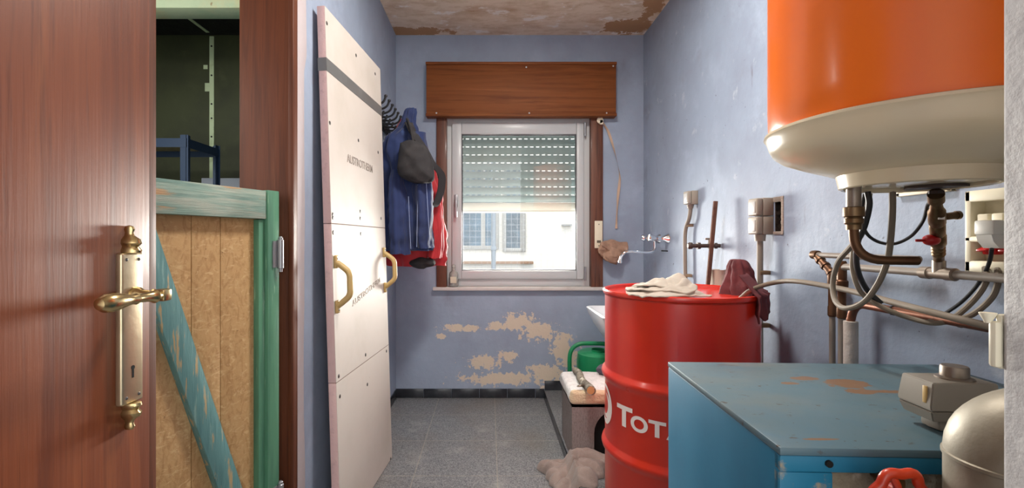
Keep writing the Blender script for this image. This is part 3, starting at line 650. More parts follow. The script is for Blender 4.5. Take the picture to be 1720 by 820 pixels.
btext('AUSTROTHERM', 592, 515, .034, math.atan2(z1-z0, u1-u0), M['ink_faint'], 'lettering', math.hypot(u1-u0, z1-z0)/.236)
def pull(px0, py0, px1, py1):
    u, za = uv_from_px(px0, py0); u2, zb = uv_from_px(px1, py1); u = (u+u2)/2; hz = .013
    b = NB()
    for z in (za, zb): obox(b, ip(u, z, .006), bu, bnm, bw, .026, .012, .05, .005, 3)
    d = .058
    path = [ip(u, za-.004, .008), ip(u, za-.015, .024)]+bend(ip(u, za-.015, .024), ip(u, za-.042, d), ip(u, (za+zb)/2, d), .020)+bend(ip(u, (za+zb)/2, d), ip(u, zb+.042, d), ip(u, zb+.015, .024), .020)+[ip(u, zb+.015, .024), ip(u, zb+.004, .008)]
    tube(b, path, .0115, 14, flat=1.25); h = obj('pull_handle', b, M['pull'], ib)
    for z in (za+.012, zb-.012):
        b = NB(); lathe(b, [(.0001, .002), (.004, .0015), (.005, 0)], ip(u, z, .0118), bnm, 10); obj('screw', b, M['screw'], h)
pull(561, 440, 566, 515); pull(644, 424, 645, 483)

# ------------------------------------------------------------------ coat rack and clothes
rk = thing('coat_rack', 'black metal coat hook rail on the left wall above the jackets', 'coat rack', (XL, 2.8, 1.835))
b = NB(); box(b, XL, XL+.018, 2.50, 3.12, 1.815, 1.875, .003); obj('rail', b, M['black_metal'], rk)
for i in range(7):
    y = 2.545+i*.085; b = NB(); x = XL+.018
    tube(b, [(x, y, 1.860), (x+.05, y, 1.855), (x+.085, y, 1.870), (x+.10, y, 1.900)], .006, 10, 6); tube(b, [(x, y, 1.830), (x+.035, y, 1.815), (x+.06, y, 1.820), (x+.07, y, 1.845)], .006, 10, 6)
    lathe(b, [(.0001, -.009), (.008, -.005), (.009, 0), (.008, .005), (.0001, .009)], (x+.10, y, 1.902), seg=12); box(b, x-.001, x+.005, y-.011, y+.011, 1.810, 1.880, .002); obj('hook', b, M['black_metal'], rk)
def JX(px, Y): return (px-PX)/FPX*Y
# red jacket, hanging behind
rj = thing('red_jacket', 'red jacket hanging behind the blue one near the window', 'jacket', (-.5, 3.02, 1.06))
b = NB(); Yr = 3.02; zz = lambda py: CH-(py-PY)/FPX*Yr
drape(b, [(1.90, -.53, Yr, .03, .03), (zz(225), -.52, Yr, .07, .06), (zz(300), JX(699, Yr), Yr, .13, .09), (zz(360), JX(698, Yr), Yr, .165, .115), (zz(420), JX(698, Yr), Yr-.02, .178, .13), (zz(446), JX(700, Yr), Yr-.02, .165, .125)], 9, .03, 11, noise_amp=.018); obj('jacket_body', b, M['red_cloth'], rj)
b = NB(); drape(b, [(zz(300), JX(722, Yr), Yr-.09, .035, .04), (zz(340), JX(729, Yr), Yr-.10, .045, .045), (zz(400), JX(736, Yr), Yr-.11, .045, .05), (zz(432), JX(732, Yr), Yr-.12, .045, .05)], 5, .008, 4, noise_amp=.008); obj('sleeve', b, M['red_cloth'], rj)
b = NB(); zq = zz(440); crumple(b, (JX(714, Yr), Yr-.13, zq), (.065, .05, .03), 12, .2, 5, 4); obj('hood_lining', b, M['black_cloth'], rj)
# blue jacket in front
bj = thing('blue_jacket', 'navy blue work jacket hanging from the hook rail', 'jacket', (-.5, 2.86, 1.1))
Yj = 2.84; zz = lambda py: CH-(py-PY)/FPX*Yj
b = NB(); drape(b, [(1.915, JX(690, Yj), Yj, .025, .03), (zz(214), JX(684, Yj), Yj, .055, .055), (zz(238), JX(675, Yj), Yj, .105, .085), (zz(290), JX(681, Yj), Yj, .120, .10), (zz(350), JX(683, Yj), Yj, .130, .115), (zz(410), JX(686, Yj), Yj, .135, .12), (zz(421), JX(686, Yj), Yj, .13, .115)], 9, .028, 2, noise_amp=.018); obj('jacket_body', b, M['navy'], bj)
b = NB(); drape(b, [(zz(225), JX(700, Yj), Yj-.02, .05, .06), (zz(270), JX(706, Yj), Yj-.05, .06, .075), (zz(330), JX(712, Yj), Yj-.06, .058, .08), (zz(390), JX(712, Yj), Yj-.06, .055, .075), (zz(417), JX(713, Yj), Yj-.06, .055, .07)], 6, .020, 8, noise_amp=.014); obj('sleeve', b, M['navy'], bj)
b = NB(); drape(b, [(zz(290), JX(672, Yj), Yj-.09, .035, .04), (zz(340), JX(672, Yj), Yj-.10, .05, .05), (zz(395), JX(675, Yj), Yj-.11, .055, .05), (zz(426), JX(676, Yj), Yj-.11, .052, .05)], 5, .016, 9, noise_amp=.012); obj('sleeve', b, M['navy'], bj)
for (xa, ya2), (xb, yb2) in (((702, 310), (700, 415)), ((716, 305), (722, 410)), ((686, 330), (690, 418))):
    b = NB(); P = [at(xa+(xb-xa)*t, ya2+(yb2-ya2)*t, Yj-.142) for t in (0, .25, .5, .75, 1)]; tube(b, P, .0016, 6, 4); obj('stitching', b, M['stitch'], bj)
# black shoulder bag flap with strap
bg_ = thing('shoulder_bag', 'black fabric bag with long strap hanging over the blue jacket', 'bag', at(700, 307, 2.66))
Yf = 2.655
b = NB(); poly = [(672, 240), (688, 235), (712, 244), (723, 262), (728, 290), (724, 304), (700, 307), (680, 301), (668, 290), (669, 262)]
t = NB(); O = smoothpath([at(x, y, Yf) for x, y in poly]+[at(672, 240, Yf)], 6)[:-1]; c = sum(O, V((0, 0, 0)))/len(O)
rings = []
for k in range(1, 11):
    f = k/10; rings.append([t.verts.new(V(((c+(p-c)*f).x, Yf-.035*(1-f**2.5)+mn.noise((c+(p-c)*f)*22)*.012, (c+(p-c)*f).z))) for p in O])
back = [t.verts.new(p+V((0, .05, 0))) for p in O]; rings.append(back); n = len(O)
t.faces.new(rings[0])
for A, B in zip(rings, rings[1:]):
    for j in range(n): t.faces.new((A[j], A[(j+1) % n], B[(j+1) % n], B[j]))
t.faces.new(back); join(b, t); obj('flap', b, M['black_cloth'], bg_, angle=60)
def ribbon(bm, pts, wv, th=.004, sm=8):
    P = smoothpath(pts, sm); prev = None; wv = V(wv)
    for i, q in enumerate(P):
        T = (P[min(i+1, len(P)-1)]-P[max(0, i-1)]).normalized(); d = T.cross(wv).normalized()*th/2
        cur = [bm.verts.new(q-wv+d), bm.verts.new(q+wv+d), bm.verts.new(q+wv-d), bm.verts.new(q-wv-d)]
        if prev:
            for j in range(4): bm.faces.new((prev[j], prev[(j+1) % 4], cur[(j+1) % 4], cur[j]))
        else: bm.faces.new(cur)
        prev = cur
    bm.faces.new(prev); return bm
b = NB(); ribbon(b, [at(686, 206, 2.78), at(696, 226, 2.74), at(712, 250, 2.70), at(724, 272, 2.70), at(735, 284, 2.74), at(742, 296, 2.78), at(741, 318, 2.80), at(734, 340, 2.80), at(728, 348, 2.82)], (.018, .022, .004), .006); obj('strap', b, M['black_cloth'], bg_)
b = NB(); tube(b, [at(684, 200, 2.78), at(690, 215, 2.72), at(694, 238, 2.67)], .008, 8, 6); obj('hanging_loop', b, M['black_cloth'], bg_)

# ------------------------------------------------------------------ oil drum
DX, DY, DR, DZ, DT = .758, 1.905, .2905, STEP, .935
dr = thing('oil_drum', 'large red steel oil drum with white lettering on the low step', 'drum', (DX, DY, DZ))
prof = [(.0001, DZ+.012), (DR-.012, DZ+.012), (DR-.006, DZ), (DR+.004, DZ+.004), (DR+.004, DZ+.018), (DR-.003, DZ+.024)]
for zc in (.313, .597):
    prof += [(DR-.003, zc-.03), (DR-.0015, zc-.022), (DR+.008, zc-.011), (DR+.011, zc), (DR+.008, zc+.011), (DR-.0015, zc+.022), (DR-.003, zc+.03)]
prof += [(DR-.003, DT-.026), (DR+.002, DT-.020)]
b = NB(); lathe(b, prof[1:]+[(DR-.01, DT-.02)], (DX, DY, 0), seg=96); obj('drum_body', b, M['drum_red'], dr)
b = NB(); lathe(b, [(DR-.006, DT-.022), (DR+.0035, DT-.018), (DR+.006, DT-.010), (DR+.0035, DT-.002), (DR-.002, DT), (DR-.008, DT-.004), (DR-.010, DT-.016)], (DX, DY, 0), seg=96); obj('rim', b, M['drum_red'], dr)
b = NB(); lathe(b, [(.0001, DT-.021), (DR-.07, DT-.021), (DR-.05, DT-.018), (DR-.03, DT-.021), (DR-.008, DT-.021), (DR-.008, DT-.026), (.0001, DT-.026)], (DX, DY, 0), seg=96); obj('lid', b, M['drum_lid'], dr)
b = NB(); q = (DX-.06, DY-.16, 0); lathe(b, [(.0001, DT-.021), (.032, DT-.021), (.032, DT-.012), (.026, DT-.010), (.0001, DT-.012)], q, seg=24); obj('bung_cap', b, M['drum_red'], dr)
def on_drum(arc, z, h=.0): a = arc/DR; return V((DX+(DR-.002+h)*math.sin(a), DY-(DR-.002+h)*math.cos(a), z))
def drum_ang(px):
    lo, hi = -R(78), R(20)
    for _ in range(50):
        m = (lo+hi)/2; k = (DX+DR*math.sin(m))/(DY-DR*math.cos(m)); lo, hi = (m, hi) if k < (px-PX)/FPX else (lo, m)
    return lo
b = NB(); curs = [(1036, 1062, 'T', .078, .437), (1059, 1088, 'O', .058, .4375), (1089, 1119, 'T', .058, .4375), (1119, None, 'A', .058, .4375), (None, None, 'L', .058, .4375)]
edge = 0
for a_px, b_px, ch, hgt, z0 in curs:
    t = text_bm(ch, 1.0, .035, 0); xs = [v.co.x for v in t.verts]; ys = [v.co.y for v in t.verts]; x0, x1, y0, y1 = min(xs), max(xs), min(ys), max(ys)
    wd = hgt*(1.22 if ch in 'OA' else 1.0 if ch == 'T' else .8)
    s0 = drum_ang(a_px)*DR if a_px else edge+.006
    wd = (drum_ang(b_px)*DR-s0) if b_px else wd
    edge = s0+wd
    bmesh.ops.subdivide_edges(t, edges=t.edges[:], cuts=2)
    bmesh.ops.triangulate(t, faces=t.faces[:])
    for v in t.verts: v.co = on_drum(s0+(v.co.x-x0)/(x1-x0)*wd, z0+(v.co.y-y0)/(y1-y0)*hgt, .0012)
    join(b, t)
obj('lettering', b, M['logo_white'], dr)
b = NB(); sc, zc = drum_ang(1027)*DR-.075, .475
def disc_pts(cx, cz, r, n=72): return [(cx+r*math.cos(2*math.pi*i/n), cz+r*1.05*math.sin(2*math.pi*i/n)) for i in range(n)]
A = disc_pts(sc, zc, .075); Bq = disc_pts(sc-.006, zc+.004, .060)
va = [b.verts.new(on_drum(x, z, .0012)) for x, z in A]; vb = [b.verts.new(on_drum(x, z, .0012)) for x, z in Bq]
for i in range(72): b.faces.new((va[i], va[(i+1) % 72], vb[(i+1) % 72], vb[i]))
A = disc_pts(sc+.012, zc-.004, .046); Bq = disc_pts(sc-.004, zc+.002, .040)
va = [b.verts.new(on_drum(x, z, .0012)) for x, z in A]; vb = [b.verts.new(on_drum(x, z, .0012)) for x, z in Bq]
for i in range(72):
    if i < 20 or i > 44: b.faces.new((va[i], va[(i+1) % 72], vb[(i+1) % 72], vb[i]))
obj('round_emblem', b, M['logo_white'], dr)
# cloths on the drum
b = NB()
def zcl(amp, z0, s, f0=8.5):
    def g(x, y, f): return z0+amp*(mn.noise(V((x*f0, y*f0, s)))*.9+abs(mn.noise(V((x*f0*1.9, y*f0*1.9, s+3))))*.8)+.012*(1-f*f)
    return g
def W(px, py, Z=.93): q = atz(px, py, Z); return (q.x, q.y)
def zridge(z0, s_, pk):
    def g(x, y, f):
        q = V((x*9, y*9, s_)); r_ = abs(mn.noise(q+V((mn.noise(q*1.3), mn.noise(q*1.3+V((4, 0, 0))), 0))*.8))
        h = max(0, 1-((x-pk[0])/pk[2])**2-((y-pk[1])/pk[3])**2)
        return z0+.036*(r_**.7)*(1-.55*f*f)+pk[4]*h+.008*(1-f*f)+.004*mn.noise(V((x*40, y*40, s_)))
    return g
sheet(b, [(.505, 1.76), (.53, 1.69), (.60, 1.645), (.68, 1.67), (.735, 1.68), (.80, 1.71), (.785, 1.78), (.74, 1.86), (.64, 1.88), (.54, 1.85)], zridge(DT-.011, 1, (.66, 1.76, .16, .12, .006)), rings=26, sub=6)
sheet(b, [(.51, 1.79), (.555, 1.71), (.65, 1.70), (.72, 1.69), (.775, 1.78), (.74, 1.86), (.65, 1.90), (.55, 1.88)], zridge(DT+.003, 5, (.72, 1.80, .08, .07, .030)), rings=26, sub=6)
sheet(b, [(.545, 1.82), (.61, 1.75), (.70, 1.74), (.76, 1.80), (.75, 1.85), (.68, 1.90), (.60, 1.89)], zridge(DT+.017, 9, (.71, 1.81, .06, .06, .030)), rings=26, sub=6)
o = obj('white_cloth', b, M['white_cloth'], angle=70); tag(o, 'crumpled off-white cloth lying on the red drum lid', 'cloth')
rag = NB(); cx, cy = .990, 1.88
drape(rag, [(1.056, cx-.012, cy, .010, .012), (1.050, cx-.012, cy, .026, .024), (1.025, cx-.010, cy, .040, .04), (.985, cx-.006, cy-.004, .052, .05), (.95, cx-.006, cy-.01, .062, .056), (DT-.018, cx-.006, cy-.02, .066, .062)], 5, .020, 6, noise_amp=.014)
pts_t = [(24, DT+.055), (38, DT+.075), (52, DT+.06), (66, DT+.03)]
g = NB(); rows = []
for i in range(25):
    a = R(34+i*1.6); row = []
    for k in range(19):
        f = k/18; z = DT+.07-f*(.165-.03*abs(math.sin(i*.5))); rr = DR+.012+.010*math.sin(i*.8+f*2)+.006*mn.noise(V((i*.2, f*4, 1)))
        if z > DT+.004: rr = DR+.012-(z-DT)*.9
        row.append((V((DX+math.sin(a)*rr, DY-math.cos(a)*rr, z)), V((math.sin(a), -math.cos(a), 0))))
    rows.append(row)
top = [[g.verts.new(p+d*.003) for p, d in r_] for r_ in rows]; bot = [[g.verts.new(p-d*.003) for p, d in r_] for r_ in rows]
for L_ in (top, bot):
    for i in range(24):
        for k in range(18): g.faces.new((L_[i][k], L_[i+1][k], L_[i+1][k+1], L_[i][k+1]))
ed = [(i, 0) for i in range(25)]+[(24, k) for k in range(1, 19)]+[(i, 18) for i in range(23, -1, -1)]+[(0, k) for k in range(17, 0, -1)]
for (i, k), (i2, k2) in zip(ed, ed[1:]+ed[:1]): g.faces.new((top[i][k], top[i2][k2], bot[i2][k2], bot[i][k]))
join(rag, g); o = obj('maroon_rag', rag, M['maroon'], angle=70); tag(o, 'dark maroon rag bunched over the right rim of the red drum', 'rag')
# hose
b = NB(); tube(b, [at(1243, 502, 1.74), at(1262, 487, 1.70), at(1300, 475, 1.62), at(1340, 473, 1.50), at(1420, 487, 1.32), at(1500, 508, 1.16), at(1590, 531, 1.02), at(1676, 552, .93)], .0078, 14, 10)
o = obj('grey_hose', b, M['cable_grey']); tag(o, 'long pale hose arching from the red drum past the pipes', 'hose')

# ------------------------------------------------------------------ stool, branch, watering can, basin, cloths
X0, X1, Y0, Y1, Z1 = .402, .83, 2.318, 2.63, STEP+.275
sl = thing('pet_stool', 'grey felt box stool with an arched opening and white fleece top', 'stool', ((X0+X1)/2, (Y0+Y1)/2, STEP))
b = NB(); ac, ar, az = .625, .115, STEP+.135
poly = [(X0, STEP), (ac-ar, STEP), (ac-ar, az)]+[(ac-ar*math.cos(t), az+ar*math.sin(t)) for t in (math.pi*k/16 for k in range(1, 16))]+[(ac+ar, az), (ac+ar, STEP), (X1, STEP), (X1, Z1), (X0, Z1)]
prism(b, [(x, z-STEP) for x, z in poly], (0, Y0, STEP), (1, 0, 0), (0, 0, 1), (0, .012, 0))
box(b, X0, X0+.012, Y0+.011, Y1, STEP, Z1); box(b, X1-.012, X1, Y0+.011, Y1, STEP, Z1); box(b, X0, X1, Y1-.012, Y1, STEP, Z1); box(b, X0, X1, Y0, Y1, Z1-.012, Z1); box(b, X0+.01, X1-.01, Y0+.01, Y1-.01, STEP, STEP+.008)
obj('stool_body', b, M['felt'], sl, angle=50)
b = NB(); box(b, X0+.013, X1-.013, Y0+.014, Y1-.013, STEP+.009, Z1-.013)  # closed black box filling the stool just behind the arch
for f in b.faces: f.normal_flip()
obj('inner_black_box', b, mat('black_inside', (14, 13, 14), .95), sl)
b = NB(); box(b, X0-.010, X1+.008, Y0-.008, Y1+.03, Z1, Z1+.072, .022, 4)
bmesh.ops.subdivide_edges(b, edges=b.edges[:], cuts=5, use_grid_fill=True)
for v in b.verts: v.co += V((mn.noise(v.co*40), mn.noise(v.co*40+V((5, 0, 0))), mn.noise(v.co*30+V((0, 9, 0)))))*.005
for f in b.faces:
    c = f.calc_center_median()
    if c.y < Y0+.008: f.material_index = 1
obj('fleece_top', b, [M['fleece'], M['fleece_edge']], sl, angle=80)
zt = Z1+.072
br = thing('cut_branch', 'short lichen-grey cut branch lying on the white fleece stool', 'branch', (.46, 2.45, zt))
a, c = atz(966, 622, zt+.018), atz(992, 656, zt+.018)
b = NB(); d = c-a; tube(b, [a+d*t+V((.006*math.sin(t*9), 0, .004*math.sin(t*6))) for t in (k/12 for k in range(13))], [.017, .018, .020, .019, .021, .023], 14); obj('stem', b, M['bark'], br)
b = NB(); dn_ = d.normalized(); lathe(b, [(.0001, 0), (.018, 0), (.018, .003), (.0001, .003)], c, dn_, 14); obj('cut_end', b, M['cutwood'], br)
b = NB(); q = a+d*.78; tube(b, [q, q+V((-.03, -.012, .003)), q+V((-.05, -.015, .0))], [.009, .006, .004], 8); obj('twig', b, M['bark'], br); b = NB(); q = a+d*.03; tube(b, [q, q+V((-.012, .02, .018))], [.008, .005], 8); obj('twig', b, M['bark'], br)
b = NB(); q = atz(1012, 614, zt+.02); crumple(b, (q.x+.03, min(q.y, 2.58), zt+.026), (.07, .055, .03), 16, .25, 2, 5, zt+.001); o = obj('dark_cloth', b, M['dark_rag'], angle=80); tag(o, 'small dark grey cloth at the back of the stool top', 'cloth')
# watering can
Yw = 3.02; wx = .69; wc = thing('watering_can', 'green plastic watering can with looped handle behind the stool', 'watering can', (wx, Yw, STEP))
zt_ = CH-(590-PY)/FPX*Yw
b = NB(); lathe(b, [(.0001, STEP), (.125, STEP), (.132, STEP+.01), (.135, zt_-.06), (.128, zt_-.012), (.110, zt_), (.045, zt_+.002), (.045, zt_+.012), (.040, zt_+.012), (.040, zt_-.02), (.0001, zt_-.02)], (wx, Yw, 0), seg=48); obj('can_body', b, M['green_plastic'], wc)
b = NB(); hx0 = JX(957, Yw); ztop = CH-(577-PY)/FPX*Yw
tube(b, [(wx-.13, Yw, STEP+.10), (hx0+.01, Yw, STEP+.14), (hx0, Yw, STEP+.24), (hx0+.004, Yw, ztop-.06), (hx0+.05, Yw, ztop-.008), (hx0+.13, Yw, ztop), (wx+.08, Yw, ztop-.01), (wx+.115, Yw, zt_-.01)], .0135, 14, 8); obj('can_handle', b, M['green_plastic'], wc)
b = NB(); tube(b, [(wx+.12, Yw, STEP+.08), (wx+.2, Yw+.02, STEP+.2), (wx+.27, Yw+.03, STEP+.38)], [.03, .02, .014], 14); obj('spout', b, M['green_plastic'], wc)
# basin
bs = thing('wash_basin', 'white wash basin on the right wall behind the red drum', 'basin', (.9, 2.85, .45))
b = NB(); bx0, bx1, by0, by1, bz0, bz1 = .625, XR-.001, 2.60, 3.12, .44, .705
secs = [(0, .62, .66), (.12, .52, .8), (.19, .2, .93), (.265, 0, 1)]
outer, inner = [], []
def rr(x0, x1, y0, y1, z, r, n=6):
    pts = []
    for cx_, cy_, a0 in ((x1-r, y1-r, 0), (x0+r, y1-r, 90), (x0+r, y0+r, 180), (x1-r, y0+r, 270)):
        for k in range(n+1): a = R(a0+90*k/n); pts.append((cx_+r*math.cos(a), cy_+r*math.sin(a), z))
    return pts
L_ = [rr(bx0+.16, bx1-.02, by0+.13, by1-.13, bz0, .06), rr(bx0+.10, bx1, by0+.07, by1-.07, bz0+.07, .07), rr(bx0+.035, bx1, by0+.03, by1-.03, bz0+.17, .06), rr(bx0+.004, bx1, by0+.004, by1-.004, bz1-.02, .05), rr(bx0, bx1, by0, by1, bz1-.004, .05), rr(bx0+.008, bx1-.004, by0+.008, by1-.008, bz1, .045),
      rr(bx0+.03, bx1-.07, by0+.03, by1-.03, bz1-.004, .05), rr(bx0+.06, bx1-.09, by0+.06, by1-.06, bz1-.09, .06), rr(bx0+.14, bx1-.14, by0+.14, by1-.14, bz1-.15, .06)]
rg = [[b.verts.new(p) for p in r_] for r_ in L_]; n = len(rg[0])
for A, B in zip(rg, rg[1:]):
    for j in range(n): b.faces.new((A[j], A[(j+1) % n], B[(j+1) % n], B[j]))
b.faces.new(rg[0][::-1]); b.faces.new(rg[-1]); obj('bowl', b, M['ceramic'], bs, angle=60)
b = NB(); lathe(b, [(.0001, 0), (.022, 0), (.022, .004), (.0001, .004)], ((bx0+bx1)/2-.02, (by0+by1)/2, bz1-.15), seg=20); tube(b, [((bx0+bx1)/2, (by0+by1)/2, bz0+.004), ((bx0+bx1)/2, (by0+by1)/2, bz0-.12), ((bx0+bx1)/2+.06, (by0+by1)/2, bz0-.16), (XR-.001, (by0+by1)/2, bz0-.16)], .018, 14, 6); obj('drain', b, M['chrome'], bs)
# tap
tp = thing('wall_tap', 'chrome wall-mounted tap with long swivel spout above the basin', 'tap', (XR, 2.95, 1.12))
for k, (px, py) in enumerate(((1121, 401), (1106, 401))): pass
ty0, ty1, tz = 2.94, 3.09, 1.142
for y in (ty0, ty1):
    b = NB(); lathe(b, [(.0001, 0), (.032, 0), (.031, .010), (.014, .032), (.012, .055), (.0001, .055)], (XR, y, tz), (-1, 0, 0), 24)
    obj('wall_flange', b, M['chrome'], tp)
b = NB(); tube(b, [(XR-.055, ty0-.012, tz), (XR-.055, ty1+.012, tz)], .016, 18); lathe(b, [(.0001, 0), (.018, 0), (.018, .03), (.014, .045), (.012, .05), (.0001, .05)], (XR-.055, (ty0+ty1)/2, tz), (-1, 0, -.1), 20); obj('mixer_body', b, M['chrome'], tp)
for y in (ty0-.01, ty1+.01):
    b = NB(); s_ = -1 if y < 3 else 1
    lathe(b, [(.0001, 0), (.010, 0), (.009, .02), (.021, .026), (.023, .036), (.018, .048), (.0001, .05)], (XR-.075, y-s_*.02, tz+.002), (-1, s_*.15, .1), 12); obj('tap_knob', b, M['chrome'], tp)
b = NB(); cy_ = (ty0+ty1)/2; q0 = V((XR-.06, cy_, tz-.015)); e = at(1042, 441, cy_-.02)
tube(b, [q0, (XR-.06, cy_, tz-.06), (XR-.075, cy_-.005, tz-.082), (XR-.12, cy_-.01, tz-.088), (e.x+.07, cy_-.02, tz-.08), (e.x+.03, cy_-.02, tz-.088), (e.x+.006, cy_-.02, tz-.115), (e.x, cy_-.02, e.z)], .0095, 14, 8)
lathe(b, [(.010, 0), (.0125, .002), (.0125, .018), (.010, .02)], e-V((0, 0, .004)), seg=16); obj('spout', b, M['chrome'], tp)
b = NB(); tube(b, [(XR, cy_-.06, tz-.078), (XR-.04, cy_-.06, tz-.076)], .004, 8); obj('bracket', b, M['black_metal'], tp)
# towel on floor
b = NB(); tc = atz(968, 800, .02); tc.x += .01
NA, NR = 160, 40; top, bot = [], []
for k in range(NR+1):
    f = k/NR; rt, rb = [], []
    for j in range(NA):
        a = 2*math.pi*j/NA
        ro = 1+.16*math.sin(3*a+.6)+.10*math.sin(5*a+2)+.07*math.sin(8*a+1)+.05*math.sin(13*a)
        x, y = tc.x+.170*ro*f*math.cos(a), tc.y+.150*ro*f*math.sin(a)
        q = V((x*7, y*7, 2.3)); wx_, wy_ = mn.noise(q), mn.noise(q+V((5, 3, 0)))
        p1 = abs(math.sin(26*(x*.8+y*.6)+3.2*wx_+a*1.5)); p2 = abs(math.sin(34*(x*.35-y*.94)+3.6*wy_)); big = .5+.5*mn.noise(V((x*8, y*8, 7)))
        env = max(0, 1-f**3.2)**.5
        h = env*(.016+.030*big+.024*p1**.7*(.5+.5*wy_)+.022*p2**.8+.006*mn.noise(V((x*45, y*45, 1))))
        st_ = STEP*max(0, min(1, (x-(SX-.03))/.028))
        rt.append(b.verts.new((x, y, .004+h+st_))); rb.append(b.verts.new((x, y, .002+st_)))
    top.append(rt); bot.append(rb)
for L_ in (top, bot):
    for A, B in zip(L_, L_[1:]):
        for j in range(NA): b.faces.new((A[j], A[(j+1) % NA], B[(j+1) % NA], B[j]))
for j in range(NA): b.faces.new((top[-1][j], top[-1][(j+1) % NA], bot[-1][(j+1) % NA], bot[-1][j]))
bmesh.ops.remove_doubles(b, verts=b.verts[:], dist=1e-5)
o = obj('floor_cloth', b, M['taupe'], angle=180); tag(o, 'crumpled taupe towel heaped on the floor by the drum', 'towel')

# ------------------------------------------------------------------ right wall: boxes, conduits, pipe stub, rod
def sbox(name, px_wall, py0, py1, label, cat, group, prot=.054, wy=.068):
    q = atx(px_wall, (py0+py1)/2, XR); y0 = q.y; z1 = CH-(py0-PY)/FPX*(y0-.0); z0 = CH-(py1-PY)/FPX*y0
    t = thing(name, label, cat, (XR, y0+wy/2, z0), group)
    b = NB(); box(b, XR-prot*.62, XR, y0, y0+wy, z0, z1, .004); obj('back_box', b, M['grey_box'], t)
    b = NB(); box(b, XR-prot, XR-prot*.62, y0+.001, y0+wy-.001, z0+.001, z1-.001, .006, 3); obj('cover', b, M['grey_box'], t)
    b = NB(); box(b, XR-prot-.002, XR-prot+.002, y0+.012, y0+wy-.012, z0+.012, z1-.014, .001); obj('rocker', b, mat('switch_face', (178, 178, 177), .4), t)
    return y0, z0
sbox('junction_box', 1173, 320, 343, 'single small grey switch box higher and farther along the right wall', 'switch box', 'surface switch boxes')
sbox('junction_box', 1300, 332, 362.5, 'upper of the two stacked grey switch boxes on the right wall', 'switch box', 'surface switch boxes', .066)
yb2, zb2 = sbox('junction_box', 1300, 363.5, 394, 'lower of the two stacked grey switch boxes on the right wall', 'switch box', 'surface switch boxes', .066)
# frame round the hole
b = NB(); ya, yb_, za, zb = HOLE
for i in range(14):
    t_ = i/13; z = za+(zb-za)*t_; rw = .010+.006*mn.noise(V((i*.9, 0, 0))); box(b, XR-.004, XR+.002, ya-.006, ya+rw*.6, z-.006, z+.006, .001)
for i in range(8):
    y = ya+(yb_-ya)*i/7; rh = .012+.01*abs(mn.noise(V((i*1.7, 4, 0)))); box(b, XR-.003, XR+.002, y-.006, y+.006, zb-rh, zb+.006, .001)
    box(b, XR-.003, XR+.002, y-.006, y+.006, za-.005, za+rh*.5, .001)
o = obj('broken_plaster_edge', b, mat('raw_plaster', (168, 156, 146), .9, bump=.4)); tag(o, 'crumbling plaster edge round the hole beside the stacked switch boxes', 'plaster edge')
# conduit from the stacked boxes
cd = thing('conduit', 'grey conduit pipe dropping from the stacked switch boxes', 'conduit', (XR, yb2+.03, .1))
b = NB(); tube(b, [(XR-.035, yb2+.034, zb2+.004), (XR-.035, yb2+.034, STEP)], .0115, 16); obj('pipe', b, M['conduit'], cd)
b = NB(); lathe(b, [(.0001, -.026), (.019, -.026), (.021, -.006), (.021, 0), (.0001, 0)], (XR-.035, yb2+.034, zb2), seg=20); obj('entry_nut', b, M['grey_box'], cd)
for py in (459, 549):
    b = NB(); z = CH-(py-PY)/FPX*yb2; box(b, XR-.04, XR, yb2+.020, yb2+.048, z-.008, z+.008, .002); obj('clip', b, mat('clip_brown', (120, 98, 72), .7), cd)
q = atx(1173, 343, XR); yb1 = q.y+.034; zb1 = CH-(343-PY)/FPX*q.y
cb = thing('cable_conduit', 'bent grey cable running down from the single switch box', 'cable', (XR, yb1, .7))
b = NB(); tube(b, [(XR-.028, yb1, zb1), (XR-.028, yb1, zb1-.03), (XR-.03, yb1+.012, zb1-.075), (XR-.032, yb1+.055, zb1-.14), (XR-.032, yb1+.06, zb1-.26), (XR-.032, yb1+.05, zb1-.55)], .0105, 12, 8); obj('cable', b, M['conduit'], cb)
b = NB(); lathe(b, [(.0001, -.022), (.014, -.022), (.018, -.006), (.018, 0), (.0001, 0)], (XR-.028, yb1, zb1), seg=18); obj('entry_nut', b, M['grey_box'], cb)
for dz, dy in ((-.11, .04), (-.385, .056)):
    b = NB(); box(b, XR-.036, XR, yb1+dy-.014, yb1+dy+.014, zb1+dz-.008, zb1+dz+.008, .002); obj('clip', b, mat('clip_tan', (150, 130, 104), .7), cb)
# capped pipe stub with valve
q = atx(1209, 413, XR); ps = thing('pipe_stub', 'dark iron water pipe stub with round cap sticking out of the wall', 'pipe', (XR, q.y, q.z))
e = at(1160, 413, q.y); b = NB(); tube(b, [(XR, q.y, q.z), (e.x, q.y, q.z)], .0095, 14); obj('pipe', b, M['iron'], ps)
b = NB(); lathe(b, [(.0001, 0), (.016, 0), (.017, .012), (.011, .020), (.0001, .020)], (e.x+.006, q.y, q.z), (-1, 0, 0), 18); obj('end_cap', b, M['iron'], ps)
for x in (.015, .04, .095):
    b = NB(); lathe(b, [(.0001, 0), (.016, 0), (.016, .014), (.0001, .014)], (XR-x, q.y, q.z), (-1, 0, 0), 6 if x < .05 else 18); obj('fitting', b, M['iron'], ps)
b = NB(); x = XR-.05; tube(b, [(x, q.y, q.z+.008), (x, q.y, q.z+.03)], .006, 10); box(b, x-.02, x+.02, q.y-.004, q.y+.004, q.z+.028, q.z+.038, .003); obj('valve_lever', b, M['galv'], ps)
a, c = at(1202, 338, 2.22), at(1188, 490, 2.24); b = NB(); d = c-a
obox(b, (a+c)/2, d.normalized(), V((0, 1, 0)), d.normalized().cross(V((0, 1, 0))), d.length+.5, .014, .018, .002)
sh = d.normalized()*.25
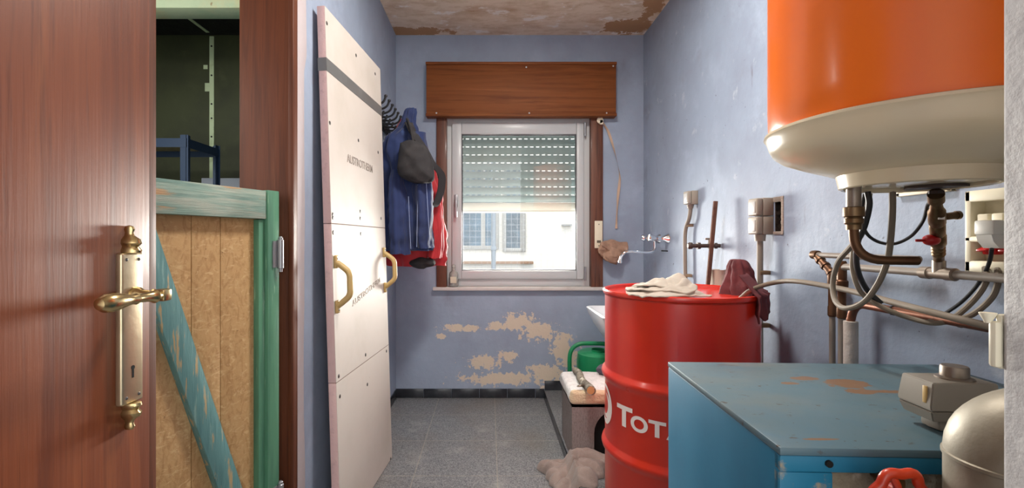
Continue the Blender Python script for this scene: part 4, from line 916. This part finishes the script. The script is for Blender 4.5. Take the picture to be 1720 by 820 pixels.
for v in b.verts: v.co += sh
o = obj('rusty_bar', b, M['rust']); tag(o, 'rusty flat iron bar standing upright between drum and wall', 'bar')
# little paper cup-like carton behind the drum
q = at(1208, 478, 2.26); b = NB(); lathe(b, [(.034, -.08), (.036, 0), (.041, .062), (.044, .070), (.039, .068), (.032, -.07), (.0001, -.075)], (q.x, 2.26, q.z), seg=28)
b2 = b
for v in b.verts: v.co += V((mn.noise(v.co*20), mn.noise(v.co*20+V((3, 0, 0))), mn.noise(v.co*20+V((0, 3, 0)))))*.008
o = obj('paper_cup', b, mat('grubby_paper', (196, 184, 168), .85, layers=[((130, 110, 80), 9, .55, .7)])); tag(o, 'grubby crumpled paper cup behind the drum near the rusty bar', 'cup')
# something for the cup to stand on: an upended pipe sleeve behind the drum
zz0 = q.z-.078
b = NB(); lathe(b, [(.0001, STEP), (.05, STEP), (.05, zz0), (.0001, zz0)], (q.x, 2.26, 0), seg=24); o = obj('upright_tube', b, M['lagging']); tag(o, 'pale upright tube standing on the step behind the drum', 'tube')

# ------------------------------------------------------------------ water heater
WX, WY, WR = .80, .895, .24
wh = thing('water_heater', 'big orange and cream hanging water heater at upper right', 'water heater', (WX, WY, 1.23))
b = NB(); lathe(b, [(.0001, 1.345), (WR-.006, 1.345), (WR-.001, 1.36), (WR, 1.40), (WR, 2.06), (.0001, 2.06)], (WX, WY, 0), seg=128); obj('tank', b, M['orange'], wh)
b = NB(); lathe(b, [(.0001, 1.348), (WR+.001, 1.348), (WR+.006, 1.346), (WR+.007, 1.341), (WR+.004, 1.338), (WR+.0005, 1.330), (WR-.003, 1.318), (WR-.010, 1.305), (WR-.025, 1.293), (WR-.06, 1.278), (WR-.105, 1.262), (.122, 1.256), (.0001, 1.256)], (WX, WY, 0), seg=128); obj('bottom_cap', b, M['enamel'], wh)
b = NB(); lathe(b, [(.112, 1.258), (.122, 1.258), (.117, 1.232), (.113, 1.230), (.109, 1.232), (.108, 1.25)], (WX, WY, 0), seg=96); lathe(b, [(.0001, 1.238), (.108, 1.238), (.108, 1.242), (.0001, 1.242)], (WX, WY, 0), seg=64); obj('collar', b, M['enamel'], wh)
for z in (1.5, 1.95):
    b = NB(); box(b, WX+WR-.03, XR, WY-.10, WY+.10, z-.02, z+.02, .003); obj('wall_bracket', b, M['galv'], wh)
# outlet copper pipe
Yo = .93; q = at(1434, 322, Yo)
op = thing('outlet_pipe', 'brown copper outlet pipe bending right below the water heater', 'pipe', (q.x, Yo, 1.0))
b = NB(); tube(b, [(q.x, Yo, 1.245), (q.x, Yo, CH-(350-PY)/FPX*Yo)], .0125, 16); obj('steel_stub', b, M['galv'], op)
def Zp(py, Y): return CH-(py-PY)/FPX*Y
b = NB(); lathe(b, [(.0001, 0), (.013, 0), (.016, .004), (.016, .012), (.013, .014), (.018, .017), (.018, .030), (.0175, .034), (.012, .036), (.0001, .036)], (q.x, Yo, Zp(378, Yo)), seg=6*4); lathe(b, [(.0001, 0), (.013, 0), (.0135, .026), (.0001, .026)], (q.x, Yo, Zp(386, Yo)), seg=20); obj('union_nut', b, M['old_brass'], op)
e = at(1541, 437, .90); zl = Zp(437, .93)
b = NB(); tube(b, [(q.x, Yo, Zp(384, Yo))]+bend((q.x, Yo, Zp(384, Yo)), (q.x+.002, Yo, zl), (e.x, .90, zl), .05)+[(e.x-.006, .9, zl), (e.x, .9, zl)], .0085, 16); obj('copper_bend', b, M['copper_dark'], op)
# front steel pipe with safety valve
Xa, Za = 1.03, 1.054; ya0, ya1 = Xa*FPX/(1414-PX), .78
pa = thing('steel_pipe', 'grey steel pipe running along the wall under the safety valve', 'pipe', (Xa, 1.2, Za), 'wall pipes')
b = NB(); tube(b, [(Xa, ya1, Za), (Xa, ya0-.03, Za)]+bend((Xa, ya0-.03, Za), (Xa, ya0, Za), (Xa, ya0, Za-.03), .022)+[(Xa, ya0, Za-.03), (Xa, ya0, STEP)], .0095, 16); obj('pipe', b, M['paint_pipe'], pa)
b = NB(); z1_, z2_ = Zp(470, ya0), Zp(535, ya0)
lathe(b, [(.010, z2_), (.013, z2_+.002), (.013, z2_+.03), (.011, z2_+.035), (.011, z1_-.035), (.0145, z1_-.03), (.016, z1_-.02), (.016, z1_-.004), (.0125, z1_), (.0125, z1_+.05), (.010, z1_+.055)], (Xa, ya0, 0), seg=20); obj('copper_fitting', b, M['copper_dark'], pa)
yv = Xa*FPX/(1577-PX)
b = NB()
for px in (1556, 1597): y = Xa*FPX/(px-PX); lathe(b, [(.0105, -.012), (.0145, -.010), (.0145, .010), (.0105, .012)], (Xa, y, Za), 'Y', 18)
tube(b, [(Xa, Xa*FPX/(1556-PX), Za), (Xa, Xa*FPX/(1597-PX), Za)], .0125, 16); tube(b, [(Xa, yv, Za), (Xa, yv, Za+.03)], .0125, 16); obj('tee_fitting', b, M['galv'], pa)
# safety valve
sv = thing('safety_valve', 'brass safety valve assembly with red lever below the water heater', 'valve', (Xa, yv, Za+.02))
vt = at(1571, 318, .93); vb_ = V((Xa, yv, Za+.03)); vt = V((.885, .915, 1.236))
vt = at(1572, 330, .94); vt.z = 1.222
def vp(t): return vb_+(vt-vb_)*t
ax = (vt-vb_).normalized(); LV = (vt-vb_).length
b = NB(); pr = [(.0001, 0), (.010, 0), (.010, .10), (.0125, .12), (.0095, .14), (.0125, .17), (.0095, .19), (.0125, .22), (.010, .24), (.013, .27), (.0145, .29), (.0145, .40), (.011, .42), (.0135, .45), (.0135, .56), (.0115, .58), (.0145, .61), (.0145, .76), (.011, .80), (.0085, .90), (.0135, .91), (.0135, 1.0), (.0001, 1.0)]
lathe(b, [(r_, h*LV) for r_, h in pr], vb_, ax, 20); obj('brass_body', b, M['old_brass'], sv)
b = NB(); lathe(b, [(.0001, 0), (.013, 0), (.013, .006), (.0001, .006)], (vt.x, vt.y, 1.222), seg=6); lathe(b, [(.0001, 0), (.048, 0), (.048, .005), (.0001, .005)], (vt.x, vt.y, 1.2325), seg=40); obj('flange', b, M['iron'], sv)
b = NB(); q = vp(.68); tube(b, [q, q+V((.036, -.004, .004))], .0075, 14); lathe(b, [(.0001, 0), (.009, .001), (.009, .008), (.0001, .010)], q+V((.034, -.004, .004)), (1, 0, .1), 14); obj('outlet_stub', b, M['old_brass'], sv)
b = NB(); q = vp(.34); crumple(b, q+V((-.026, -.012, .0)), (.017, .014, .0125), 20, .05, 1, 4, ridge=False); box(b, q.x-.060, q.x-.036, q.y-.016, q.y-.010, q.z-.004, q.z+.002, .0015); tube(b, [q, q+V((-.02, -.008, 0))], .006, 10); obj('lever', b, M['red_plastic'], sv)
b = NB(); q = vp(.70); box(b, q.x-.012, q.x+.001, q.y-.0165, q.y-.0148, q.z-.008, q.z+.008); obj('tag', b, M['logo_white'], sv)
# rear steel pipe B
Xb, Zb = 1.065, 1.083; y0 = Xb*FPX/(1370-PX)
pb = thing('steel_pipe', 'farther steel pipe with rusty elbow dropping behind the boiler', 'pipe', (Xb, 1.5, Zb), 'wall pipes')
dx = at(1398, 460, 1.475)
b = NB(); tube(b, [(Xb, 1.18, Zb), (Xb, y0, Zb)], .0085, 14); tube(b, [(dx.x, 1.475, dx.z), (dx.x, 1.475, STEP)], .0085, 14); obj('pipe', b, M['paint_pipe'], pb)
b = NB(); e0 = V((Xb, y0, Zb)); e1 = V((dx.x, 1.475, dx.z)); lathe(b, [(.0001, -.013), (.014, -.012), (.015, 0), (.014, .012), (.0001, .013)], e0, 'Y', 16); tube(b, [e0, e0+(e1-e0)*.5, e1, e1-V((0, 0, .05))], .0115, 14)
for t in (.3, .6, .95): lathe(b, [(.0115, -.006), (.0145, -.004), (.0145, .004), (.0115, .006)], e0+(e1-e0)*t, (e1-e0), 16)
zf = Zp(532, 1.475)
lathe(b, [(.0095, zf), (.0125, zf+.004), (.0125, zf+.03), (.011, zf+.034), (.011, e1.z-.05), (.013, e1.z-.045), (.013, e1.z)], (dx.x, 1.475, 0), seg=18); obj('rusty_elbow', b, M['copper_dark'], pb)
# lagged copper pipe
Xc = 1.0; yl = 1.335; q = at(1429, 540, yl)
lp = thing('lagged_pipe', 'copper pipe rising from a thick pale sleeve then running right', 'pipe', (q.x, yl, .6))
b = NB(); lathe(b, [(.0001, STEP), (.0175, STEP), (.0175, q.z), (.010, q.z+.001), (.0001, q.z+.001)], (q.x, yl, 0), seg=24); obj('sleeve', b, M['lagging'], lp)
zc = .955; yc2 = 1.25
b = NB(); tube(b, [(q.x, yl, q.z-.01), (q.x, yl, q.z+.005)]+bend((q.x, yl, q.z), (q.x+.004, yl-.005, zc), (Xc+.01, yc2-.05, zc), .045)+[(Xc+.01, yc2-.06, zc), (Xc+.005, 1.0, zc), (Xc, .80, zc)], .0105, 16, 3); obj('copper_run', b, M['copper'], lp)
for y in (1.19, 1.02):
    b = NB(); lathe(b, [(.0108, -.003), (.0125, -.002), (.0125, .002), (.0108, .003)], (Xc+.01, y, zc), 'Y', 16); obj('black_tie', b, M['cable_black'], lp)
# cables
def cable(name, pts, r, m, label, cat='cable'):
    b = NB(); tube(b, pts, r, 10, 10); o = obj(name, b, m); tag(o, label, cat); return o
cable('black_cable', [at(1452, 326, 1.02), at(1449, 350, 1.02), at(1452, 385, 1.02), at(1470, 404, 1.03), at(1500, 410, 1.05), at(1530, 397, 1.04), at(1550, 372, 1.02), at(1558, 345, .985), at(1562, 340, .96)], .0033, M['cable_black'], 'thin black cable sagging in a loop under the water heater')
cable('black_cable', [at(1457, 322, 1.0), at(1460, 345, 1.0), at(1452, 380, 1.02), at(1440, 410, 1.06), at(1440, 450, 1.12), at(1455, 485, 1.16), at(1480, 510, 1.15)], .006, M['cable_black'], 'thick black cable dropping beside the copper outlet bend')
cable('grey_cable', [at(1499, 322, 1.0), at(1499, 355, 1.0), at(1496, 400, 1.02), at(1490, 440, 1.03), at(1474, 478, 1.05), at(1450, 508, 1.08), at(1420, 518, 1.13), at(1403, 505, 1.18), at(1399, 475, 1.2), at(1408, 440, 1.18), at(1428, 416, 1.12), at(1446, 395, 1.08), at(1456, 360, 1.06), at(1460, 325, 1.05)], .0062, M['cable_grey'], 'grey cable looping from the water heater round the wall pipes')
cable('grey_cable', [at(1433, 420, 1.19), at(1432, 450, 1.19), at(1440, 480, 1.18), at(1455, 500, 1.17), at(1490, 520, 1.13), at(1530, 535, 1.1), at(1570, 543, 1.06), at(1600, 535, 1.04), at(1635, 505, 1.02), at(1656, 474, 1.0), at(1655, 450, 1.02)], .0058, M['cable_grey'], 'grey cable slung low behind the copper pipe to the cream box')
cable('grey_cable', [at(1560, 540, 1.08), at(1590, 541, 1.05), at(1630, 530, 1.01), at(1662, 505, .985), at(1675, 480, .98), at(1676, 452, 1.0)], .0058, M['cable_grey'], 'rightmost grey cable curving up beside the doorway edge')
cable('black_cable', [at(1666, 418, .985), at(1662, 440, 1.0), at(1648, 470, 1.02), at(1620, 503, 1.05), at(1590, 525, 1.07), at(1565, 535, 1.08)], .0036, M['cable_black'], 'black cable hanging from the white plug in the cream box')
# cream wall box
y0, y1 = .93, 1.070
z1 = Zp(324, 1.1); z0 = Zp(455, 1.1)
fb = thing('fuse_box', 'cream recessed fuse box with red switches on the right wall', 'fuse box', (XR, (y0+y1)/2, z0))
zm = Zp(402, 1.08)
b = NB(); 
for za_, zb_ in ((z0, Zp(437, 1.09)), (zm-.006, zm+.006), (z1-.025, z1)): box(b, XR-.04, XR, y0, y1, za_, zb_, .003)
for ya_, yb3 in ((y0, y0+.012), (y1-.014, y1)): box(b, XR-.04, XR, ya_, yb3, z0, z1, .003)
box(b, XR-.008, XR-.001, y0, y1, z0, z1); obj('housing', b, M['cream'], fb)
for k in range(3):
    b = NB(); box(b, XR-.035, XR-.008, 1.025-k*.03, 1.048-k*.03, zm+.02, zm+.055, .003); obj('fuse', b, M['cream'], fb)
for k, y in enumerate((1.03, .985, .955)):
    b = NB(); zc_ = Zp(418, 1.06); box(b, XR-.028, XR-.008, y-.014, y+.014, zc_-.012, zc_+.016, .003); obox(b, (XR-.036, y, zc_), (.93, 0, .35), (0, 1, 0), (-.35, 0, .93), .022, .020, .006, .003); obj('red_switch', b, M['red_plastic'], fb)
b = NB(); q = at(1660, 388, .99); box(b, q.x-.012, XR-.008, q.y-.022, q.y+.018, q.z-.008, q.z+.022, .003)
prism(b, [(-.010, -.008), (-.006, -.022), (.006, -.036), (.03, -.036), (.03, -.008)], (q.x, q.y-.016, q.z), (1, 0, 0), (0, 0, 1), (0, .032, 0)); o = obj('plug_adapter', b, mat('white_plastic', (236, 234, 228), .4)); tag(o, 'white plug adapter pushed into the cream fuse box', 'plug')
# small plate behind the valve
a = atx(1512, 333, XR); c = atx(1606, 322, XR); b = NB(); frame_y0, frame_y1 = c.y, a.y
zz0, zz1 = Zp(331, a.y), Zp(331, a.y)+.06
for y_a, y_b, z_a, z_b in ((c.y, a.y, zz0, zz0+.010), (c.y, a.y, zz1-.01, zz1), (c.y, c.y+.012, zz0, zz1), (a.y-.012, a.y, zz0, zz1)): box(b, XR-.012, XR, y_a, y_b, z_a, z_b, .002)
box(b, XR-.004, XR, c.y, a.y, zz0, zz1); o = obj('vent_plate', b, M['cream']); tag(o, 'small cream framed plate on the wall behind the safety valve', 'plate')
# white bracket at the doorway edge
b = NB(); e = V((.5, .465, 0)); q = at(1674, 580, .50)
kx = .4499; box(b, kx+.001, kx+.03, .4195, .425, Zp(620, .4215), Zp(528, .4215), .002)
box(b, kx-.004, kx+.012, .4195, .427, Zp(618, .4215), Zp(540, .4215), .003); lathe(b, [(.0001, 0), (.0025, 0), (.003, .002), (.006, .008), (.006, .009), (.0001, .009)], (kx-.003, .427, Zp(544, .4215)), seg=16)
o = obj('door_bracket', b, M['cream']); tag(o, 'narrow off-white bracket fixed at the white doorway edge', 'bracket')

# ------------------------------------------------------------------ boiler
BA = R(2.2); bz = .835
bo = thing('boiler', 'blue steel boiler with scratched grey-blue top at lower right', 'boiler', (.72, .92, STEP))
ex, ey = V((math.cos(BA), -math.sin(BA), 0)), V((math.sin(BA), math.cos(BA), 0)); C0 = V((.4137, .678, 0))
ex = V((1, .02, 0)).normalized(); ey = V((.042, 1, 0)).normalized(); ex = V((ey.y, -ey.x, 0))
BWx, BDy = .63, .482
def bpnt(u, v, z): return C0+ex*u+ey*v+V((0, 0, z))
def bb_(bm, u0, u1, v0, v1, z0, z1, bev=.003, mi=0): return obox(bm, bpnt((u0+u1)/2, (v0+v1)/2, (z0+z1)/2), ex, ey, (0, 0, 1), u1-u0, v1-v0, z1-z0, bev, 2, mi)
b = NB(); bb_(b, .001, .02, .004, BDy, STEP, bz-.012); obj('side_panel', b, M['boiler_blue'], bo)
b = NB(); bb_(b, BWx-.02, BWx, .004, BDy, STEP, bz-.012); obj('side_panel', b, M['boiler_blue'], bo)
b = NB(); bb_(b, .02, BWx-.02, BDy-.02, BDy, STEP, bz-.012); obj('back_panel', b, M['boiler_blue'], bo)
M['boiler_top2'] = mat('boiler_top_worn', (80, 106, 116), .42, layers=[((94, 108, 110), 4, .4, .7, (1, 2, 1)), ((60, 104, 128), 2, .52, .75), ((70, 62, 54), 26, .63, .70, (1, 2, 1)), ((128, 116, 98), 3.4, .60, .80), ((66, 54, 44), 60, .66, .70)], rvar=.1,
    patches=[((120, 88, 60), [tuple(x for x in (*(atz(px, py, bz)-V((.72, .92, STEP))), rx, ry, .1)) for px, py, rx, ry in ((1425, 645, .075, .05), (1445, 658, .06, .028), (1490, 658, .07, .015), (1352, 636, .05, .022), (1328, 644, .035, .016), (1380, 738, .05, .006))], 24, 1.3)])
b = NB(); bb_(b, 0, BWx, 0, BDy, bz-.012, bz, .0025); obj('top_panel', b, M['boiler_top2'], bo)
b = NB(); bb_(b, .001, BWx, .002, .018, bz-.036, bz-.012); bb_(b, .001, .075, .0025, .018, STEP, bz-.036, .002)
lathe(b, [(.0001, 0), (.005, 0), (.005, .004), (.0001, .004)], bpnt(.068, .0022, bz-.022), -ey, 16, mi=1)
front = obj('front_frame', b, [mat('boiler_blue_chipped', (36, 114, 146), .45, spec=.3, layers=[((28, 102, 136), 3, .4, .7), ((150, 140, 120), 14, .60, .68), ((120, 96, 70), 18, .66, .72)]), M['black']], bo)
b = NB(); bb_(b, .075, BWx-.02, .02, .05, STEP, bz-.02, .004); obj('insulation_pad', b, M['insul'], bo)
b = NB(); q = at(1526, 842, .60); R0 = .031
hub = V((q.x, .615, q.z))
P = [hub+V((R0*math.cos(t)*(1+.09*math.cos(6*t)), -.012*math.sin(t)*.4, R0*math.sin(t)*(1+.07*math.cos(6*t)))) for t in (2*math.pi*k/60 for k in range(61))]
tube(b, P, .0064, 12, cap=False); bmesh.ops.remove_doubles(b, verts=b.verts[:], dist=.0002)
for k in range(3):
    t = R(90+120*k+20); tube(b, [hub, hub+V((R0*.5*math.cos(t), -.004, R0*.5*math.sin(t))), hub+V((R0*math.cos(t), 0, R0*math.sin(t)))], .0048, 10)
lathe(b, [(.0001, -.008), (.010, -.006), (.010, .012), (.0001, .012)], hub, 'Y', 18); wheel = obj('handwheel', b, M['wheel'], bo)
b = NB(); tube(b, [hub, (hub.x+.035, .70, hub.z-.01), (hub.x+.035, .74, hub.z-.01)], .007, 12); lathe(b, [(.0001, 0), (.014, 0), (.014, .02), (.010, .028), (.0001, .028)], (hub.x+.035, .66, hub.z-.01), 'Y', 6*3); obj('valve_stem', b, M['old_brass'], wheel)
# actuator on the boiler top
AC = V((.722, .752, bz))
va_ = thing('valve_actuator', 'pale grey motor valve head with metal cap standing on the boiler', 'valve actuator', AC)
au, av = V((1, -.06, 0)).normalized(), V((.06, 1, 0)).normalized()
def apt(u, v, z): return AC+au*u+av*v+V((0, 0, z))
def hexa(bm, secs):
    rg = []
    for (u0, u1, v0, v1, z) in secs: rg.append([bm.verts.new(apt(*p, z)) for p in ((u0, v0), (u1, v0), (u1, v1), (u0, v1))])
    for A, B in zip(rg, rg[1:]):
        for j in range(4): bm.faces.new((A[j], A[(j+1) % 4], B[(j+1) % 4], B[j]))
    bm.faces.new(rg[0][::-1]); bm.faces.new(rg[-1]); bmesh.ops.bevel(bm, geom=bm.edges[:], offset=.0015, segments=2, affect='EDGES'); return bm
b = NB(); hexa(b, [(-.044, .044, -.029, .027, .018), (-.050, .050, -.033, .031, .034)]); obj('lower_housing', b, M['grey_box'], va_)
b = NB(); hexa(b, [(-.050, .050, -.033, .031, .035), (-.051, .051, -.033, .031, .042), (-.046, .048, -.031, .028, .078)]); obj('upper_housing', b, M['grey_box'], va_)
b = NB(); obox(b, apt(-.008, -.004, .010), au, av, (0, 0, 1), .042, .036, .018, .004); lathe(b, [(.0001, .0005), (.026, .0005), (.026, .005), (.0001, .005)], apt(0, 0, 0), seg=24); obj('stem_base', b, M['grey_box'], va_)
b = NB(); lathe(b, [(.0001, .0775), (.024, .0775), (.024, .080), (.018, .082), (.0175, .096), (.016, .098), (.0001, .098)], apt(.010, -.002, 0), seg=28); obj('metal_cap', b, M['galv'], va_)
b = NB(); obox(b, apt(-.0495, -.021, .058), au, av, (0, 0, 1), .003, .007, .026, .001); obj('indicator_strip', b, mat('amber_strip', (206, 172, 110), .4), va_)
# flue elbow
fl = thing('pipe_elbow', 'fat silvery painted pipe elbow in front of the boiler at right', 'pipe elbow', (.632, .56, STEP))
ec = V((.632, .575, 0)); er = .062; ld = V((.72, -.69, 0)).normalized(); br = .068; brz = .035; zb0 = Zp(785, .55)
path = [(ec.x, ec.y, STEP), (ec.x, ec.y, .4), (ec.x, ec.y, zb0-.02)]+[ec+ld*(br-br*math.cos(t))+V((0, 0, zb0+brz*math.sin(t))) for t in (R(90)*k/16 for k in range(17))]+[ec+ld*(br+.03)+V((0, 0, zb0+brz))]
b = NB(); tube(b, path, er, 48); obj('pipe', b, M['silver_paint'], fl, angle=60)
b = NB(); z = zb0-.006; lathe(b, [(er-.001, z-.004), (er+.002, z-.002), (er+.002, z+.002), (er-.001, z+.004)], (ec.x, ec.y, 0), seg=48); obj('weld_seam', b, M['silver_paint'], fl)
